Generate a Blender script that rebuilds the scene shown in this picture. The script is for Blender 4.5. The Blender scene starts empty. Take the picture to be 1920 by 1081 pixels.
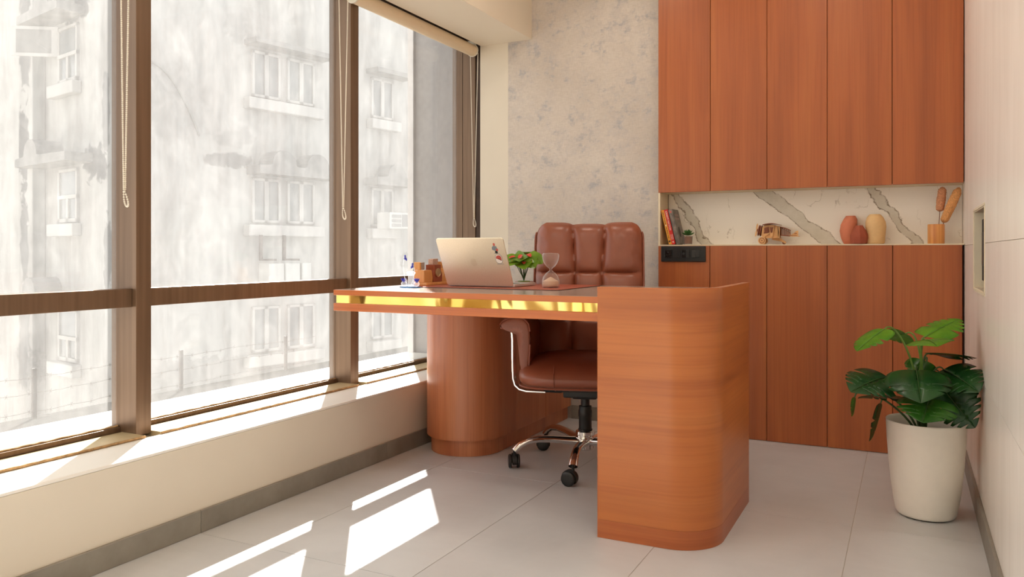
import bpy, bmesh, math, random
from math import sin, cos, pi, radians, sqrt, atan2
from mathutils import Vector, Matrix
random.seed(7)
scene = bpy.context.scene
COL = scene.collection

# ------------------------------------------------------------------ camera
cam_d = bpy.data.cameras.new('camera')
cam_d.sensor_width = 36.0
cam_d.lens = 1480.0 / 1920.0 * 36.0
cam_d.shift_y = -(540.5 - 472.0) / 1920.0
cam_d.clip_start = 0.02
cam = bpy.data.objects.new('camera', cam_d)
COL.objects.link(cam)
cam.location = (0, 0, 0.9)
cam.rotation_euler = (radians(90), 0, radians(26.689))
scene.camera = cam

# ------------------------------------------------------------------ world, sun, exposure
world = bpy.data.worlds.new('hazy_sky')
scene.world = world
world.use_nodes = True
bg = world.node_tree.nodes['Background']
bg.inputs[0].default_value = (0.97, 0.985, 1.0, 1)
bg.inputs[1].default_value = 1.15

sun_d = bpy.data.lights.new('sun', 'SUN')
sun_d.energy = 15.0
sun_d.angle = radians(0.6)
sun_d.color = (1.0, 0.955, 0.90)
sun = bpy.data.objects.new('sun', sun_d)
COL.objects.link(sun)
sun_dir = Vector((0.594 * 1.425, -0.804 * 1.425, -1.0))
sun.rotation_euler = sun_dir.to_track_quat('-Z', 'Y').to_euler()
sun.location = (-12, 14, 12)

FILL_LIGHT = 46.0          # emission of the added ceiling fill lights
vs = scene.view_settings
vs.view_transform = 'Standard'
vs.look = 'None'
vs.gamma = 1.0
vs.use_curve_mapping = False
vs.exposure = 0.38

scene.cycles.use_denoising = True
scene.cycles.max_bounces = 12
scene.cycles.diffuse_bounces = 7
scene.cycles.glossy_bounces = 4
scene.cycles.transmission_bounces = 8
scene.cycles.transparent_max_bounces = 24
scene.cycles.sample_clamp_indirect = 6.0
scene.cycles.caustics_reflective = False
scene.cycles.caustics_refractive = False
scene.cycles.blur_glossy = 0.5

# ------------------------------------------------------------------ node helpers
def lin(r, g, b):
    def f(c):
        c /= 255.0
        return c / 12.92 if c <= 0.04045 else ((c + 0.055) / 1.055) ** 2.4
    return (f(r), f(g), f(b), 1)

class NT:
    def __init__(self, name):
        self.m = bpy.data.materials.new(name)
        self.m.use_nodes = True
        self.t = self.m.node_tree
        self.b = self.t.nodes['Principled BSDF']
        self.out = self.t.nodes['Material Output']
    def n(self, typ, **kw):
        nd = self.t.nodes.new(typ)
        for k, v in kw.items():
            setattr(nd, k, v)
        return nd
    def l(self, a, b):
        self.t.links.new(a, b)
    def val(self, sock, v):
        if hasattr(v, 'is_linked') or hasattr(v, 'links'):
            self.l(v, sock)
        else:
            sock.default_value = v
    def math(self, op, a, b=0.0, c=0.0, clamp=False):
        nd = self.n('ShaderNodeMath', operation=op)
        nd.use_clamp = clamp
        for i, v in enumerate((a, b, c)):
            self.val(nd.inputs[i], v)
        return nd.outputs[0]
    def coord(self, kind='Object', scale=(1, 1, 1), loc=(0, 0, 0), rot=(0, 0, 0), rand=0.0):
        tc = self.n('ShaderNodeTexCoord')
        src = tc.outputs[kind]
        if rand:
            oi = self.n('ShaderNodeObjectInfo')
            cm = self.n('ShaderNodeVectorMath', operation='ADD')
            mu = self.n('ShaderNodeMath', operation='MULTIPLY')
            self.l(oi.outputs['Random'], mu.inputs[0])
            mu.inputs[1].default_value = rand
            self.l(src, cm.inputs[0])
            self.l(mu.outputs[0], cm.inputs[1])
            src = cm.outputs[0]
        mp = self.n('ShaderNodeMapping')
        mp.inputs['Scale'].default_value = scale
        mp.inputs['Location'].default_value = loc
        mp.inputs['Rotation'].default_value = rot
        self.l(src, mp.inputs['Vector'])
        return mp.outputs[0]
    def noise(self, vec, scale=5.0, detail=4.0, rough=0.55, dist=0.0):
        nd = self.n('ShaderNodeTexNoise')
        nd.inputs['Scale'].default_value = scale
        nd.inputs['Detail'].default_value = detail
        nd.inputs['Roughness'].default_value = rough
        nd.inputs['Distortion'].default_value = dist
        self.l(vec, nd.inputs['Vector'])
        return nd.outputs['Fac']
    def ramp(self, fac, stops):
        nd = self.n('ShaderNodeValToRGB')
        e = nd.color_ramp.elements
        while len(e) < len(stops):
            e.new(0.5)
        for el, (p, c) in zip(e, stops):
            el.position = p
            el.color = c if len(c) == 4 else (*c, 1)
        self.l(fac, nd.inputs[0])
        return nd.outputs[0]
    def mix(self, fac, a, b, blend='MIX'):
        nd = self.n('ShaderNodeMix', data_type='RGBA', blend_type=blend)
        self.val(nd.inputs[0], fac)
        self.val(nd.inputs[6], a)
        self.val(nd.inputs[7], b)
        return nd.outputs[2]
    def bump(self, h, strength=0.2, dist=0.01):
        nd = self.n('ShaderNodeBump')
        nd.inputs['Strength'].default_value = strength
        nd.inputs['Distance'].default_value = dist
        self.l(h, nd.inputs['Height'])
        self.l(nd.outputs[0], self.b.inputs['Normal'])
    def set(self, **kw):
        names = dict(col='Base Color', rough='Roughness', metal='Metallic', spec='Specular IOR Level', coat='Coat Weight',
                     coatr='Coat Roughness', trans='Transmission Weight', ior='IOR', alpha='Alpha', sheen='Sheen Weight',
                     ssw='Subsurface Weight')
        for k, v in kw.items():
            self.val(self.b.inputs[names[k]], v)
        return self

def plain(name, col, rough=0.5, metal=0.0, var=0.06, scale=30.0, bump=0.0, **kw):
    t = NT(name)
    f = t.noise(t.coord(rand=3.0), scale, 3)
    c0 = tuple(max(0, c * (1 - var)) for c in col[:3]) + (1,)
    c1 = tuple(min(1, c * (1 + var)) for c in col[:3]) + (1,)
    t.set(col=t.ramp(f, [(0.3, c0), (0.7, c1)]), rough=rough, metal=metal, **kw)
    if bump:
        t.bump(f, bump, 0.002)
    return t.m

def wood(name, dark, mid, light, grain='z', rough=0.38, fine=1.0, coat=0.15, rand=7.0):
    t = NT(name)
    sc = {'z': (9, 9, 0.55), 'h': (0.6, 0.6, 9), 'x': (0.55, 9, 9), 'y': (9, 0.55, 9)}[grain]
    v = t.coord(scale=sc, rand=rand)
    big = t.noise(v, 1.0, 4, 0.55, 0.7)
    sf = {'z': (150, 150, 2.2), 'h': (1.6, 1.6, 95), 'x': (2.2, 150, 150), 'y': (150, 2.2, 150)}[grain]
    v2 = t.coord(scale=tuple(s * fine for s in sf), rand=rand)
    fn = t.noise(v2, 1.0, 3, 0.6)
    soft = t.noise(t.coord(scale=(1.3, 1.3, 1.3), rand=rand), 1.6, 2, 0.5)
    base = t.ramp(big, [(0.25, dark), (0.5, mid), (0.78, light)])
    streak = t.ramp(fn, [(0.36, (0.66, 0.6, 0.55, 1)), (0.55, (1, 1, 1, 1))])
    c = t.mix(0.38, base, streak, 'MULTIPLY')
    c = t.mix(t.math('MULTIPLY', soft, 0.45), c, dark)
    t.set(col=c, rough=rough, coat=coat, coatr=0.25)
    t.bump(fn, 0.06, 0.001)
    return t.m

# ------------------------------------------------------------------ materials
M = {}
M['paint'] = plain('cream_wall_paint', lin(222, 212, 195), 0.75, var=0.02, scale=4, bump=0.02)
M['paint_beam'] = plain('beam_paint', lin(232, 220, 200), 0.75, var=0.015, scale=3)
M['sill_white'] = plain('white_sill_paint', lin(240, 236, 228), 0.5, var=0.02, scale=6)
M['ceiling'] = plain('ceiling_paint', lin(240, 236, 228), 0.8, var=0.01)
M['bronze'] = None
t = NT('bronze_anodised_aluminium')
f = t.noise(t.coord(scale=(60, 60, 1.5)), 1.0, 3)
t.set(col=t.ramp(f, [(0.3, lin(112, 88, 68)), (0.7, lin(128, 102, 80))]), metal=0.45, rough=0.36)
M['bronze'] = t.m
M['bronze_dark'] = plain('dark_bronze', lin(70, 52, 40), 0.5, 0.4, var=0.15)
M['gasket'] = plain('black_gasket', lin(30, 26, 24), 0.7)
M['caulk'] = plain('old_caulk', lin(176, 140, 96), 0.8, var=0.35, scale=60, bump=0.5)
M['rail_gold'] = plain('champagne_rail', lin(205, 184, 142), 0.4, 0.35, var=0.06)

# dusty glass
t = NT('dusty_window_glass')
t.t.nodes.remove(t.b)
tr = t.n('ShaderNodeBsdfTransparent'); tr.inputs[0].default_value = (0.97, 0.98, 0.98, 1)
tl = t.n('ShaderNodeBsdfTranslucent'); tl.inputs[0].default_value = (1.0, 0.98, 0.95, 1)
gl = t.n('ShaderNodeBsdfGlossy'); gl.inputs['Roughness'].default_value = 0.02
v = t.coord(scale=(3, 3, 0.7))
d1 = t.noise(v, 3.0, 6, 0.65, 0.6)
d2 = t.noise(t.coord(scale=(40, 40, 1.2)), 1.0, 4, 0.6)
d3 = t.noise(t.coord(scale=(9, 9, 7), loc=(2, 8, 1)), 1.0, 8, 0.75, 0.8)
dust = t.math('ADD', t.math('ADD', t.math('MULTIPLY', d1, 0.075), t.math('MULTIPLY', d2, 0.045)), t.math('MULTIPLY', t.math('POWER', d3, 3.0), 0.12))
ms = t.n('ShaderNodeMixShader')
t.l(dust, ms.inputs[0]); t.l(tr.outputs[0], ms.inputs[1]); t.l(tl.outputs[0], ms.inputs[2])
fr = t.n('ShaderNodeLayerWeight'); fr.inputs[0].default_value = 0.5
ms2 = t.n('ShaderNodeMixShader')
t.l(t.math('ADD', t.math('MULTIPLY', t.math('POWER', fr.outputs['Facing'], 4.0), 0.5), 0.025), ms2.inputs[0]); t.l(ms.outputs[0], ms2.inputs[1]); t.l(gl.outputs[0], ms2.inputs[2])
t.l(ms2.outputs[0], t.out.inputs['Surface'])
M['glass'] = t.m

# clear ornament glass: light-weight (transparent + gloss), so light passes
def clear_glass(name, tint=(0.96, 0.97, 0.97, 1), k=1.0):
    t = NT(name)
    t.t.nodes.remove(t.b)
    tr = t.n('ShaderNodeBsdfTransparent'); tr.inputs[0].default_value = tint
    gl = t.n('ShaderNodeBsdfGlossy'); gl.inputs['Roughness'].default_value = 0.03
    lw = t.n('ShaderNodeLayerWeight'); lw.inputs[0].default_value = 0.35
    ms = t.n('ShaderNodeMixShader')
    v = t.noise(t.coord(), 40, 2)
    t.l(t.math('ADD', t.math('MULTIPLY', t.math('POWER', lw.outputs['Facing'], 3.0), 0.75), t.math('MULTIPLY', v, 0.05), clamp=True), ms.inputs[0])
    t.l(tr.outputs[0], ms.inputs[1]); t.l(gl.outputs[0], ms.inputs[2])
    tl = t.n('ShaderNodeBsdfTranslucent'); df = t.n('ShaderNodeBsdfDiffuse'); ad = t.n('ShaderNodeMixShader'); fx = t.n('ShaderNodeMixShader')
    t.l(tl.outputs[0], ad.inputs[1]); t.l(df.outputs[0], ad.inputs[2])
    tl.inputs[0].default_value = (1, 1, 1, 1); df.inputs[0].default_value = (1, 1, 1, 1)
    t.l(t.math('MULTIPLY', t.math('ADD', t.math('MULTIPLY', t.math('POWER', lw.outputs['Facing'], 2.5), 0.75), 0.05), k, clamp=True), fx.inputs[0])
    t.l(ms.outputs[0], fx.inputs[1]); t.l(ad.outputs[0], fx.inputs[2])
    t.l(fx.outputs[0], t.out.inputs['Surface'])
    return t.m
M['clear'] = clear_glass('clear_glass')
M['crystal'] = clear_glass('crystal_glass', (0.97, 0.98, 1.0, 1), 2.6)

# floor tile
t = NT('grey_porcelain_tile')
v = t.coord(rand=9.0)
n1 = t.noise(v, 2.2, 5, 0.6, 0.4)
n2 = t.noise(t.coord(scale=(3, 40, 1), rand=9.0), 1.0, 3)
c = t.ramp(n1, [(0.25, lin(194, 195, 197)), (0.75, lin(214, 215, 217))])
c = t.mix(t.math('MULTIPLY', n2, 0.18), c, lin(182, 180, 178))
t.set(col=c, rough=t.math('ADD', t.math('MULTIPLY', n1, 0.12), 0.28), spec=0.45)
M['tile'] = t.m
M['grout'] = plain('grout', lin(186, 178, 168), 0.9)
t = NT('grey_skirting_tile')
n1 = t.noise(t.coord(scale=(6, 6, 6), rand=5.0), 1.0, 5, 0.6)
t.set(col=t.ramp(n1, [(0.3, lin(128, 122, 112)), (0.7, lin(150, 144, 133))]), rough=0.45)
M['skirt'] = t.m
t = NT('ivory_wall_tile')
n1 = t.noise(t.coord(scale=(1, 7, 0.9), rand=5.0), 1.6, 5, 0.6, 0.4)
t.set(col=t.ramp(n1, [(0.3, lin(232, 226, 217)), (0.7, lin(244, 239, 231))]), rough=0.32)
M['walltile'] = t.m
M['walltile_grout'] = plain('ivory_grout', lin(226, 216, 200), 0.8)

# wallpaper
t = NT('mottled_linen_wallpaper')
v = t.coord()
b1 = t.noise(v, 13.0, 6, 0.7, 0.2)
b2 = t.noise(t.coord(scale=(1, 1, 1.6), loc=(3, 1, 7)), 16.0, 4, 0.7)
big = t.noise(v, 2.6, 2)
wv = t.noise(t.coord(scale=(420, 420, 40)), 1.0, 2)
wh = t.noise(t.coord(scale=(40, 40, 420)), 1.0, 2)
base = t.ramp(big, [(0.3, lin(198, 187, 176)), (0.7, lin(214, 204, 194))])
c = t.mix(t.ramp(b1, [(0.46, (0, 0, 0, 1)), (0.66, (0.55, 0.55, 0.55, 1))]), base, lin(190, 184, 182))
c = t.mix(t.ramp(t.math('MULTIPLY', b1, b2), [(0.29, (0, 0, 0, 1)), (0.40, (0.55, 0.55, 0.55, 1))]), c, lin(150, 154, 164))
wf = t.math('MULTIPLY', t.math('ADD', wv, wh), 0.5)
c = t.mix(t.ramp(wf, [(0.42, (0.22, 0.22, 0.22, 1)), (0.56, (0, 0, 0, 1))]), c, lin(150, 132, 116))
t.set(col=c, rough=0.8)
t.bump(wf, 0.12, 0.001)
M['wallpaper'] = t.m

# wood
W_D, W_M, W_L = lin(150, 72, 40), lin(172, 88, 50), lin(188, 104, 60)
M['wood_cab'] = wood('teak_veneer_cabinet', lin(152, 78, 36), lin(178, 96, 46), lin(190, 110, 54), 'z', 0.42)
M['wood_desk'] = wood('teak_veneer_desk', lin(164, 88, 42), lin(194, 114, 54), lin(208, 132, 68), 'h', 0.36, fine=0.8, rand=0.0)
M['wood_edge'] = wood('teak_edge_band', lin(168, 84, 32), lin(198, 108, 42), lin(212, 126, 54), 'x', 0.28, coat=0.4)
M['wood_ped'] = wood('teak_veneer_side_unit', lin(158, 88, 56), lin(196, 122, 80), lin(212, 142, 98), 'z', 0.34)
M['carcass'] = plain('dark_gap', lin(60, 30, 18), 0.8)
M['lamin'] = None
t = NT('grey_oak_laminate')
fn = t.noise(t.coord(scale=(3, 120, 1)), 1.0, 4, 0.6)
t.set(col=t.ramp(fn, [(0.3, lin(150, 134, 122)), (0.7, lin(178, 164, 152))]), rough=0.16, spec=0.5)
M['lamin'] = t.m
t = NT('gold_mirror')
v = t.coord(scale=(6, 6, 3))
n1 = t.noise(v, 1.0, 1, 0.3, 0.6)
t.set(col=t.ramp(n1, [(0.3, lin(222, 186, 92)), (0.7, lin(244, 218, 134))]), metal=1.0, rough=0.06)
t.bump(n1, 0.35, 0.03)
M['gold'] = t.m

# marble
t = NT('white_marble_with_olive_veins')
tc = t.n('ShaderNodeTexCoord'); sp = t.n('ShaderNodeSeparateXYZ'); t.l(tc.outputs['Object'], sp.inputs[0])
X, Z = sp.outputs[0], sp.outputs[2]
nz = t.noise(t.coord(), 9.0, 6, 0.62)
nz2 = t.noise(t.coord(scale=(22, 22, 30)), 1.0, 5, 0.6)
wob = t.math('MULTIPLY', t.math('SUBTRACT', nz, 0.5), 0.11)
wob2 = t.math('MULTIPLY', t.math('SUBTRACT', nz2, 0.5), 0.02)
body = None; edge = None
# x at shelf level (local z = 0) , run per metre of height, half width
for x0, run, hw in ((0.215, -0.62, 0.022), (0.80, -1.18, 0.045), (1.16, -0.72, 0.022)):
    u = t.math('ADD', t.math('SUBTRACT', X, x0), t.math('MULTIPLY', Z, -run))
    u = t.math('ADD', t.math('ADD', u, wob), wob2)
    a = t.math('ABSOLUTE', u)
    bm_ = t.math('SMOOTH_MIN', 1.0, t.math('MULTIPLY', t.math('MAXIMUM', t.math('SUBTRACT', hw, a), 0.0), 160.0), 0.1)
    ed = t.math('MAXIMUM', t.math('SUBTRACT', 1.0, t.math('MULTIPLY', t.math('ABSOLUTE', t.math('SUBTRACT', a, hw)), 170.0)), 0.0)
    body = bm_ if body is None else t.math('MAXIMUM', body, bm_)
    edge = ed if edge is None else t.math('MAXIMUM', edge, ed)
hair = t.n('ShaderNodeTexNoise'); hair.inputs['Scale'].default_value = 5.0; hair.inputs['Detail'].default_value = 5
t.l(t.coord(scale=(1.4, 1, 1.0), rot=(0, 0.7, 0), loc=(2.3, 0, 1.1)), hair.inputs['Vector'])
hv = t.math('ABSOLUTE', t.math('SUBTRACT', hair.outputs['Fac'], 0.5))
hm = t.math('MULTIPLY', t.math('MAXIMUM', t.math('SUBTRACT', 1.0, t.math('MULTIPLY', hv, 130.0)), 0.0),
            t.ramp(t.noise(t.coord(loc=(5, 0, 2)), 6.0, 2), [(0.5, (0, 0, 0, 1)), (0.62, (1, 1, 1, 1))]))
c = t.mix(t.math('MULTIPLY', body, t.math('ADD', 0.3, t.math('MULTIPLY', nz2, 0.5))), lin(242, 236, 226), lin(184, 178, 158))
c = t.mix(t.math('MULTIPLY', edge, t.ramp(nz2, [(0.3, (0.15, 0.15, 0.15, 1)), (0.55, (1, 1, 1, 1))])), c, lin(112, 92, 60))
c = t.mix(t.math('MULTIPLY', hm, 0.6), c, lin(150, 136, 116))
t.set(col=c, rough=0.25)
M['marble'] = t.m
M['niche_side'] = plain('cream_laminate', lin(226, 210, 180), 0.5, var=0.03)

# leather, metals, plastics
t = NT('tan_leather')
n1 = t.noise(t.coord(), 260, 3, 0.6)
n2 = t.noise(t.coord(), 6, 3)
t.set(col=t.ramp(n2, [(0.3, lin(134, 73, 51)), (0.7, lin(150, 85, 61))]), rough=0.32, spec=0.55)
t.bump(n1, 0.08, 0.001)
M['leather'] = t.m
M['piping'] = plain('leather_piping', lin(140, 76, 54), 0.4)
M['chrome'] = plain('chrome', (0.82, 0.80, 0.78, 1), 0.08, 1.0, var=0.01)
M['black'] = plain('black_plastic', lin(27, 26, 25), 0.42, var=0.1)
M['black_gloss'] = plain('black_gloss_plastic', lin(26, 24, 23), 0.2, var=0.1)
M['black_mod'] = plain('charcoal_module', lin(36, 34, 33), 0.35, var=0.1)
M['mat'] = plain('brown_leatherette', lin(170, 84, 62), 0.42, var=0.04, scale=200, bump=0.05)
M['mat_edge'] = plain('mat_edge', lin(70, 38, 30), 0.6)
t = NT('brushed_aluminium')
n1 = t.noise(t.coord(), 300, 2)
t.set(col=t.ramp(n1, [(0.3, lin(240, 230, 208)), (0.7, lin(246, 238, 218))]), metal=0.7, rough=0.40)
M['alu'] = t.m
M['alu_light'] = plain('silver_aluminium', lin(214, 210, 206), 0.4, 0.6, var=0.02)
M['logo'] = plain('polished_logo', lin(238, 228, 206), 0.30, 0.8, var=0.01)
M['key'] = plain('black_keys', lin(30, 30, 32), 0.5)
M['screen'] = plain('dark_screen', lin(14, 15, 18), 0.1)
M['st_grey'] = plain('sticker_grey', lin(130, 140, 148), 0.5)
M['st_red'] = plain('sticker_red', lin(204, 92, 80), 0.5)
M['st_black'] = plain('sticker_black', lin(42, 36, 36), 0.5)
M['st_white'] = plain('sticker_white', lin(246, 242, 236), 0.5)
M['sand'] = plain('pink_sand', lin(206, 168, 142), 0.9, var=0.1, scale=400, bump=0.3)
M['potw'] = plain('white_pot_plastic', lin(246, 241, 231), 0.35, var=0.015)
M['soil'] = plain('dark_soil', lin(70, 54, 40), 0.95, var=0.3, scale=60, bump=0.6)
def leafmat(name, a, b, tr=0.3, rough=0.27):
    t = NT(name)
    n1 = t.noise(t.coord(rand=4.0), 14, 4)
    c = t.ramp(n1, [(0.3, a), (0.7, b)])
    t.set(col=c, rough=rough, spec=0.5)
    tl = t.n('ShaderNodeBsdfTranslucent'); t.l(c, tl.inputs[0])
    ms = t.n('ShaderNodeMixShader'); ms.inputs[0].default_value = tr
    t.l(t.b.outputs[0], ms.inputs[1]); t.l(tl.outputs[0], ms.inputs[2])
    t.l(ms.outputs[0], t.out.inputs['Surface'])
    return t.m
M['leaf_dark'] = leafmat('monstera_leaf_dark', lin(28, 70, 34), lin(46, 96, 42))
M['leaf_mid'] = leafmat('monstera_leaf_mid', lin(44, 96, 30), lin(66, 126, 38))
M['leaf_light'] = leafmat('monstera_leaf_yellow_green', lin(76, 140, 28), lin(112, 172, 44))  # yellow-green, given to the upper leaves
M['stem'] = plain('green_stem', lin(96, 134, 48), 0.5, var=0.12)
M['stem_dark'] = plain('dark_green_stem', lin(62, 92, 42), 0.5, var=0.12)
M['ant_leaf'] = leafmat('anthurium_leaf', lin(104, 148, 36), lin(146, 186, 66), 0.4)
M['ant_leaf2'] = leafmat('anthurium_leaf_pale', lin(120, 170, 130), lin(160, 196, 160))
M['ant_red'] = plain('red_spathe', lin(206, 62, 46), 0.4)
M['terra'] = plain('terracotta_light', lin(208, 124, 92), 0.75, var=0.04, scale=80, bump=0.05)
M['terra_d'] = plain('terracotta_dark', lin(160, 78, 52), 0.75, var=0.05, scale=80, bump=0.05)
M['cream_cer'] = plain('sand_ceramic', lin(222, 182, 128), 0.7, var=0.04, scale=80)
t = NT('striped_bamboo')
n1 = t.noise(t.coord(scale=(70, 70, 1.0)), 1.0, 2)
t.set(col=t.ramp(n1, [(0.35, lin(196, 122, 62)), (0.6, lin(226, 160, 90))]), rough=0.4)
M['bamboo'] = t.m
M['tail1'] = plain('dried_tan_plume', lin(196, 136, 98), 0.95, var=0.3, scale=220, bump=1.0)
M['tail2'] = plain('dried_gold_plume', lin(208, 148, 92), 0.95, var=0.3, scale=220, bump=1.0)
M['twig'] = plain('dried_twig', lin(120, 76, 50), 0.8)
M['ply'] = plain('laser_cut_plywood', lin(222, 172, 116), 0.6, var=0.1, scale=50)
M['ply_edge'] = plain('burnt_plywood_edge', lin(140, 82, 56), 0.7, var=0.2, scale=50)
M['pebble'] = plain('brown_pebbles', lin(136, 86, 58), 0.8, var=0.45, scale=260, bump=0.8)
M['succ'] = plain('succulent_green', lin(52, 98, 36), 0.4, var=0.2)
M['bk_or'] = plain('orange_cover', lin(232, 158, 52), 0.45, var=0.02)
M['bk_red'] = plain('red_cover', lin(206, 40, 36), 0.4, var=0.02)
t = NT('grey_photo_cover')
n1 = t.noise(t.coord(), 26, 4)
t.set(col=t.ramp(n1, [(0.35, lin(84, 76, 70)), (0.65, lin(132, 122, 112))]), rough=0.4)
M['bk_grey'] = t.m
M['paper'] = plain('book_pages', lin(226, 206, 176), 0.8, var=0.08, scale=300)
M['print_w'] = plain('white_print', lin(244, 232, 214), 0.5)
M['print_d'] = plain('dark_print', lin(70, 44, 26), 0.5)
M['print_p'] = plain('pinkish_print', lin(170, 140, 132), 0.5)
M['org_light'] = wood('beech_organiser', lin(206, 142, 76), lin(222, 160, 92), lin(232, 176, 108), 'z', 0.4)
M['org_dark'] = wood('rosewood_block', lin(140, 66, 38), lin(158, 78, 46), lin(172, 92, 56), 'z', 0.4)
M['photo'] = plain('faded_photo', lin(176, 164, 158), 0.3, var=0.15, scale=60)
M['card'] = plain('card_stack', lin(196, 158, 138), 0.6, var=0.2, scale=200)
M['brass'] = plain('aged_brass', lin(206, 184, 140), 0.3, 0.8, var=0.08)
M['blue_glass'] = plain('cobalt_glass', lin(36, 44, 176), 0.1, var=0.2, coat=0.5)
M['blue_base'] = plain('blue_mirror', lin(60, 120, 180), 0.1, 0.5, var=0.1)
M['blind'] = plain('cream_blind_fabric', lin(232, 210, 178), 0.8, var=0.02, scale=200)
M['plastic_w'] = plain('ivory_plastic', lin(232, 224, 208), 0.4, var=0.02)
M['recess'] = plain('white_recess_paint', lin(226, 214, 190), 0.6, var=0.02)
M['white_print'] = M['print_w']

# exterior
t = NT('stained_white_render')
s1 = t.noise(t.coord(scale=(0.9, 0.9, 0.25)), 1.2, 6, 0.65, 0.5)
s2 = t.noise(t.coord(scale=(3.0, 3.0, 0.5), loc=(4, 2, 1)), 1.0, 6, 0.7)
s3 = t.noise(t.coord(scale=(1, 1, 1), loc=(1, 5, 2)), 2.6, 8, 0.72, 0.4)
c = t.ramp(s1, [(0.3, lin(136, 133, 130)), (0.6, lin(160, 158, 155))])
c = t.mix(t.ramp(t.math('MULTIPLY', s1, s2), [(0.16, (0.45, 0.45, 0.45, 1)), (0.27, (0, 0, 0, 1))]), c, lin(118, 112, 108))
# mould and damp patches with their own ragged shapes: (face, along, height, half width, half height, strength)
tc = t.n('ShaderNodeTexCoord'); sp = t.n('ShaderNodeSeparateXYZ'); t.l(tc.outputs['Object'], sp.inputs[0])
OXs, OYs, OZs = sp.outputs
end_face = t.math('LESS_THAN', OYs, 0.02); main_face = t.math('GREATER_THAN', OXs, -0.02)
for face, u0, v0, ru, rv, k in (('e', 4.0, 9.4, .34, 1.3, .9), ('e', 4.05, 7.0, .30, 1.0, .9), ('e', 4.0, 5.0, .22, 1.0, .75), ('e', 4.0, 3.2, .3, .9, .6),
                                ('e', 1.45, 6.55, .55, .38, .9), ('e', 1.05, 7.4, .16, .9, .6), ('e', 2.3, 9.7, .75, .5, .85), ('e', 0.95, 4.8, .2, .8, .6), ('e', 4.3, 2.6, .9, .5, .5),
                                ('m', 1.75, 6.66, .55, .17, .75), ('m', 0.7, 7.6, .75, .65, .22), ('m', 1.9, 7.1, .5, .22, .3), ('m', 6.9, 4.7, .7, .24, .5), ('m', 2.0, 9.2, .35, .3, .3),
                                ('m', 1.0, 2.6, 3.0, .35, .35)):
    uu = t.math('MULTIPLY', OXs, -1.0) if face == 'e' else OYs
    du = t.math('DIVIDE', t.math('SUBTRACT', uu, u0), ru)
    dv = t.math('DIVIDE', t.math('SUBTRACT', OZs, v0), rv)
    dd = t.math('SQRT', t.math('ADD', t.math('MULTIPLY', du, du), t.math('MULTIPLY', dv, dv)))
    m_ = t.math('ADD', t.math('SUBTRACT', 1.0, dd), t.math('MULTIPLY', t.math('SUBTRACT', s3, 0.5), 2.6))
    m_ = t.math('MULTIPLY', m_, 4.0, clamp=True)
    m_ = t.math('MULTIPLY', t.math('MULTIPLY', m_, end_face if face == 'e' else main_face), k)
    c = t.mix(m_, c, lin(62, 61, 62))
t.set(col=c, rough=0.9)
M['render'] = t.m
M['hood'] = plain('weathered_hood', lin(122, 120, 118), 0.9, var=0.2, scale=4)
M['ext_frame'] = plain('white_painted_frame', lin(162, 159, 156), 0.7, var=0.03)
M['ext_glass'] = plain('dim_far_glass', lin(112, 114, 114), 0.25, var=0.15, scale=3)
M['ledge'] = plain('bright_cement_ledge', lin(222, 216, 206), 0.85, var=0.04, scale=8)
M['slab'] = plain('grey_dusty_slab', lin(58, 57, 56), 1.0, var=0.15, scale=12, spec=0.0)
M['street'] = plain('street_ground', lin(190, 184, 174), 0.95, var=0.08, scale=1)
M['pier'] = plain('grey_textured_render', lin(164, 157, 154), 0.9, var=0.08, scale=30, bump=0.3)
M['rust'] = plain('rusty_iron', lin(86, 76, 70), 0.8, var=0.2)
M['acw'] = plain('ac_casing', lin(176, 175, 172), 0.6, var=0.02)
M['acd'] = plain('ac_grille', lin(118, 118, 118), 0.7, var=0.05)

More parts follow.
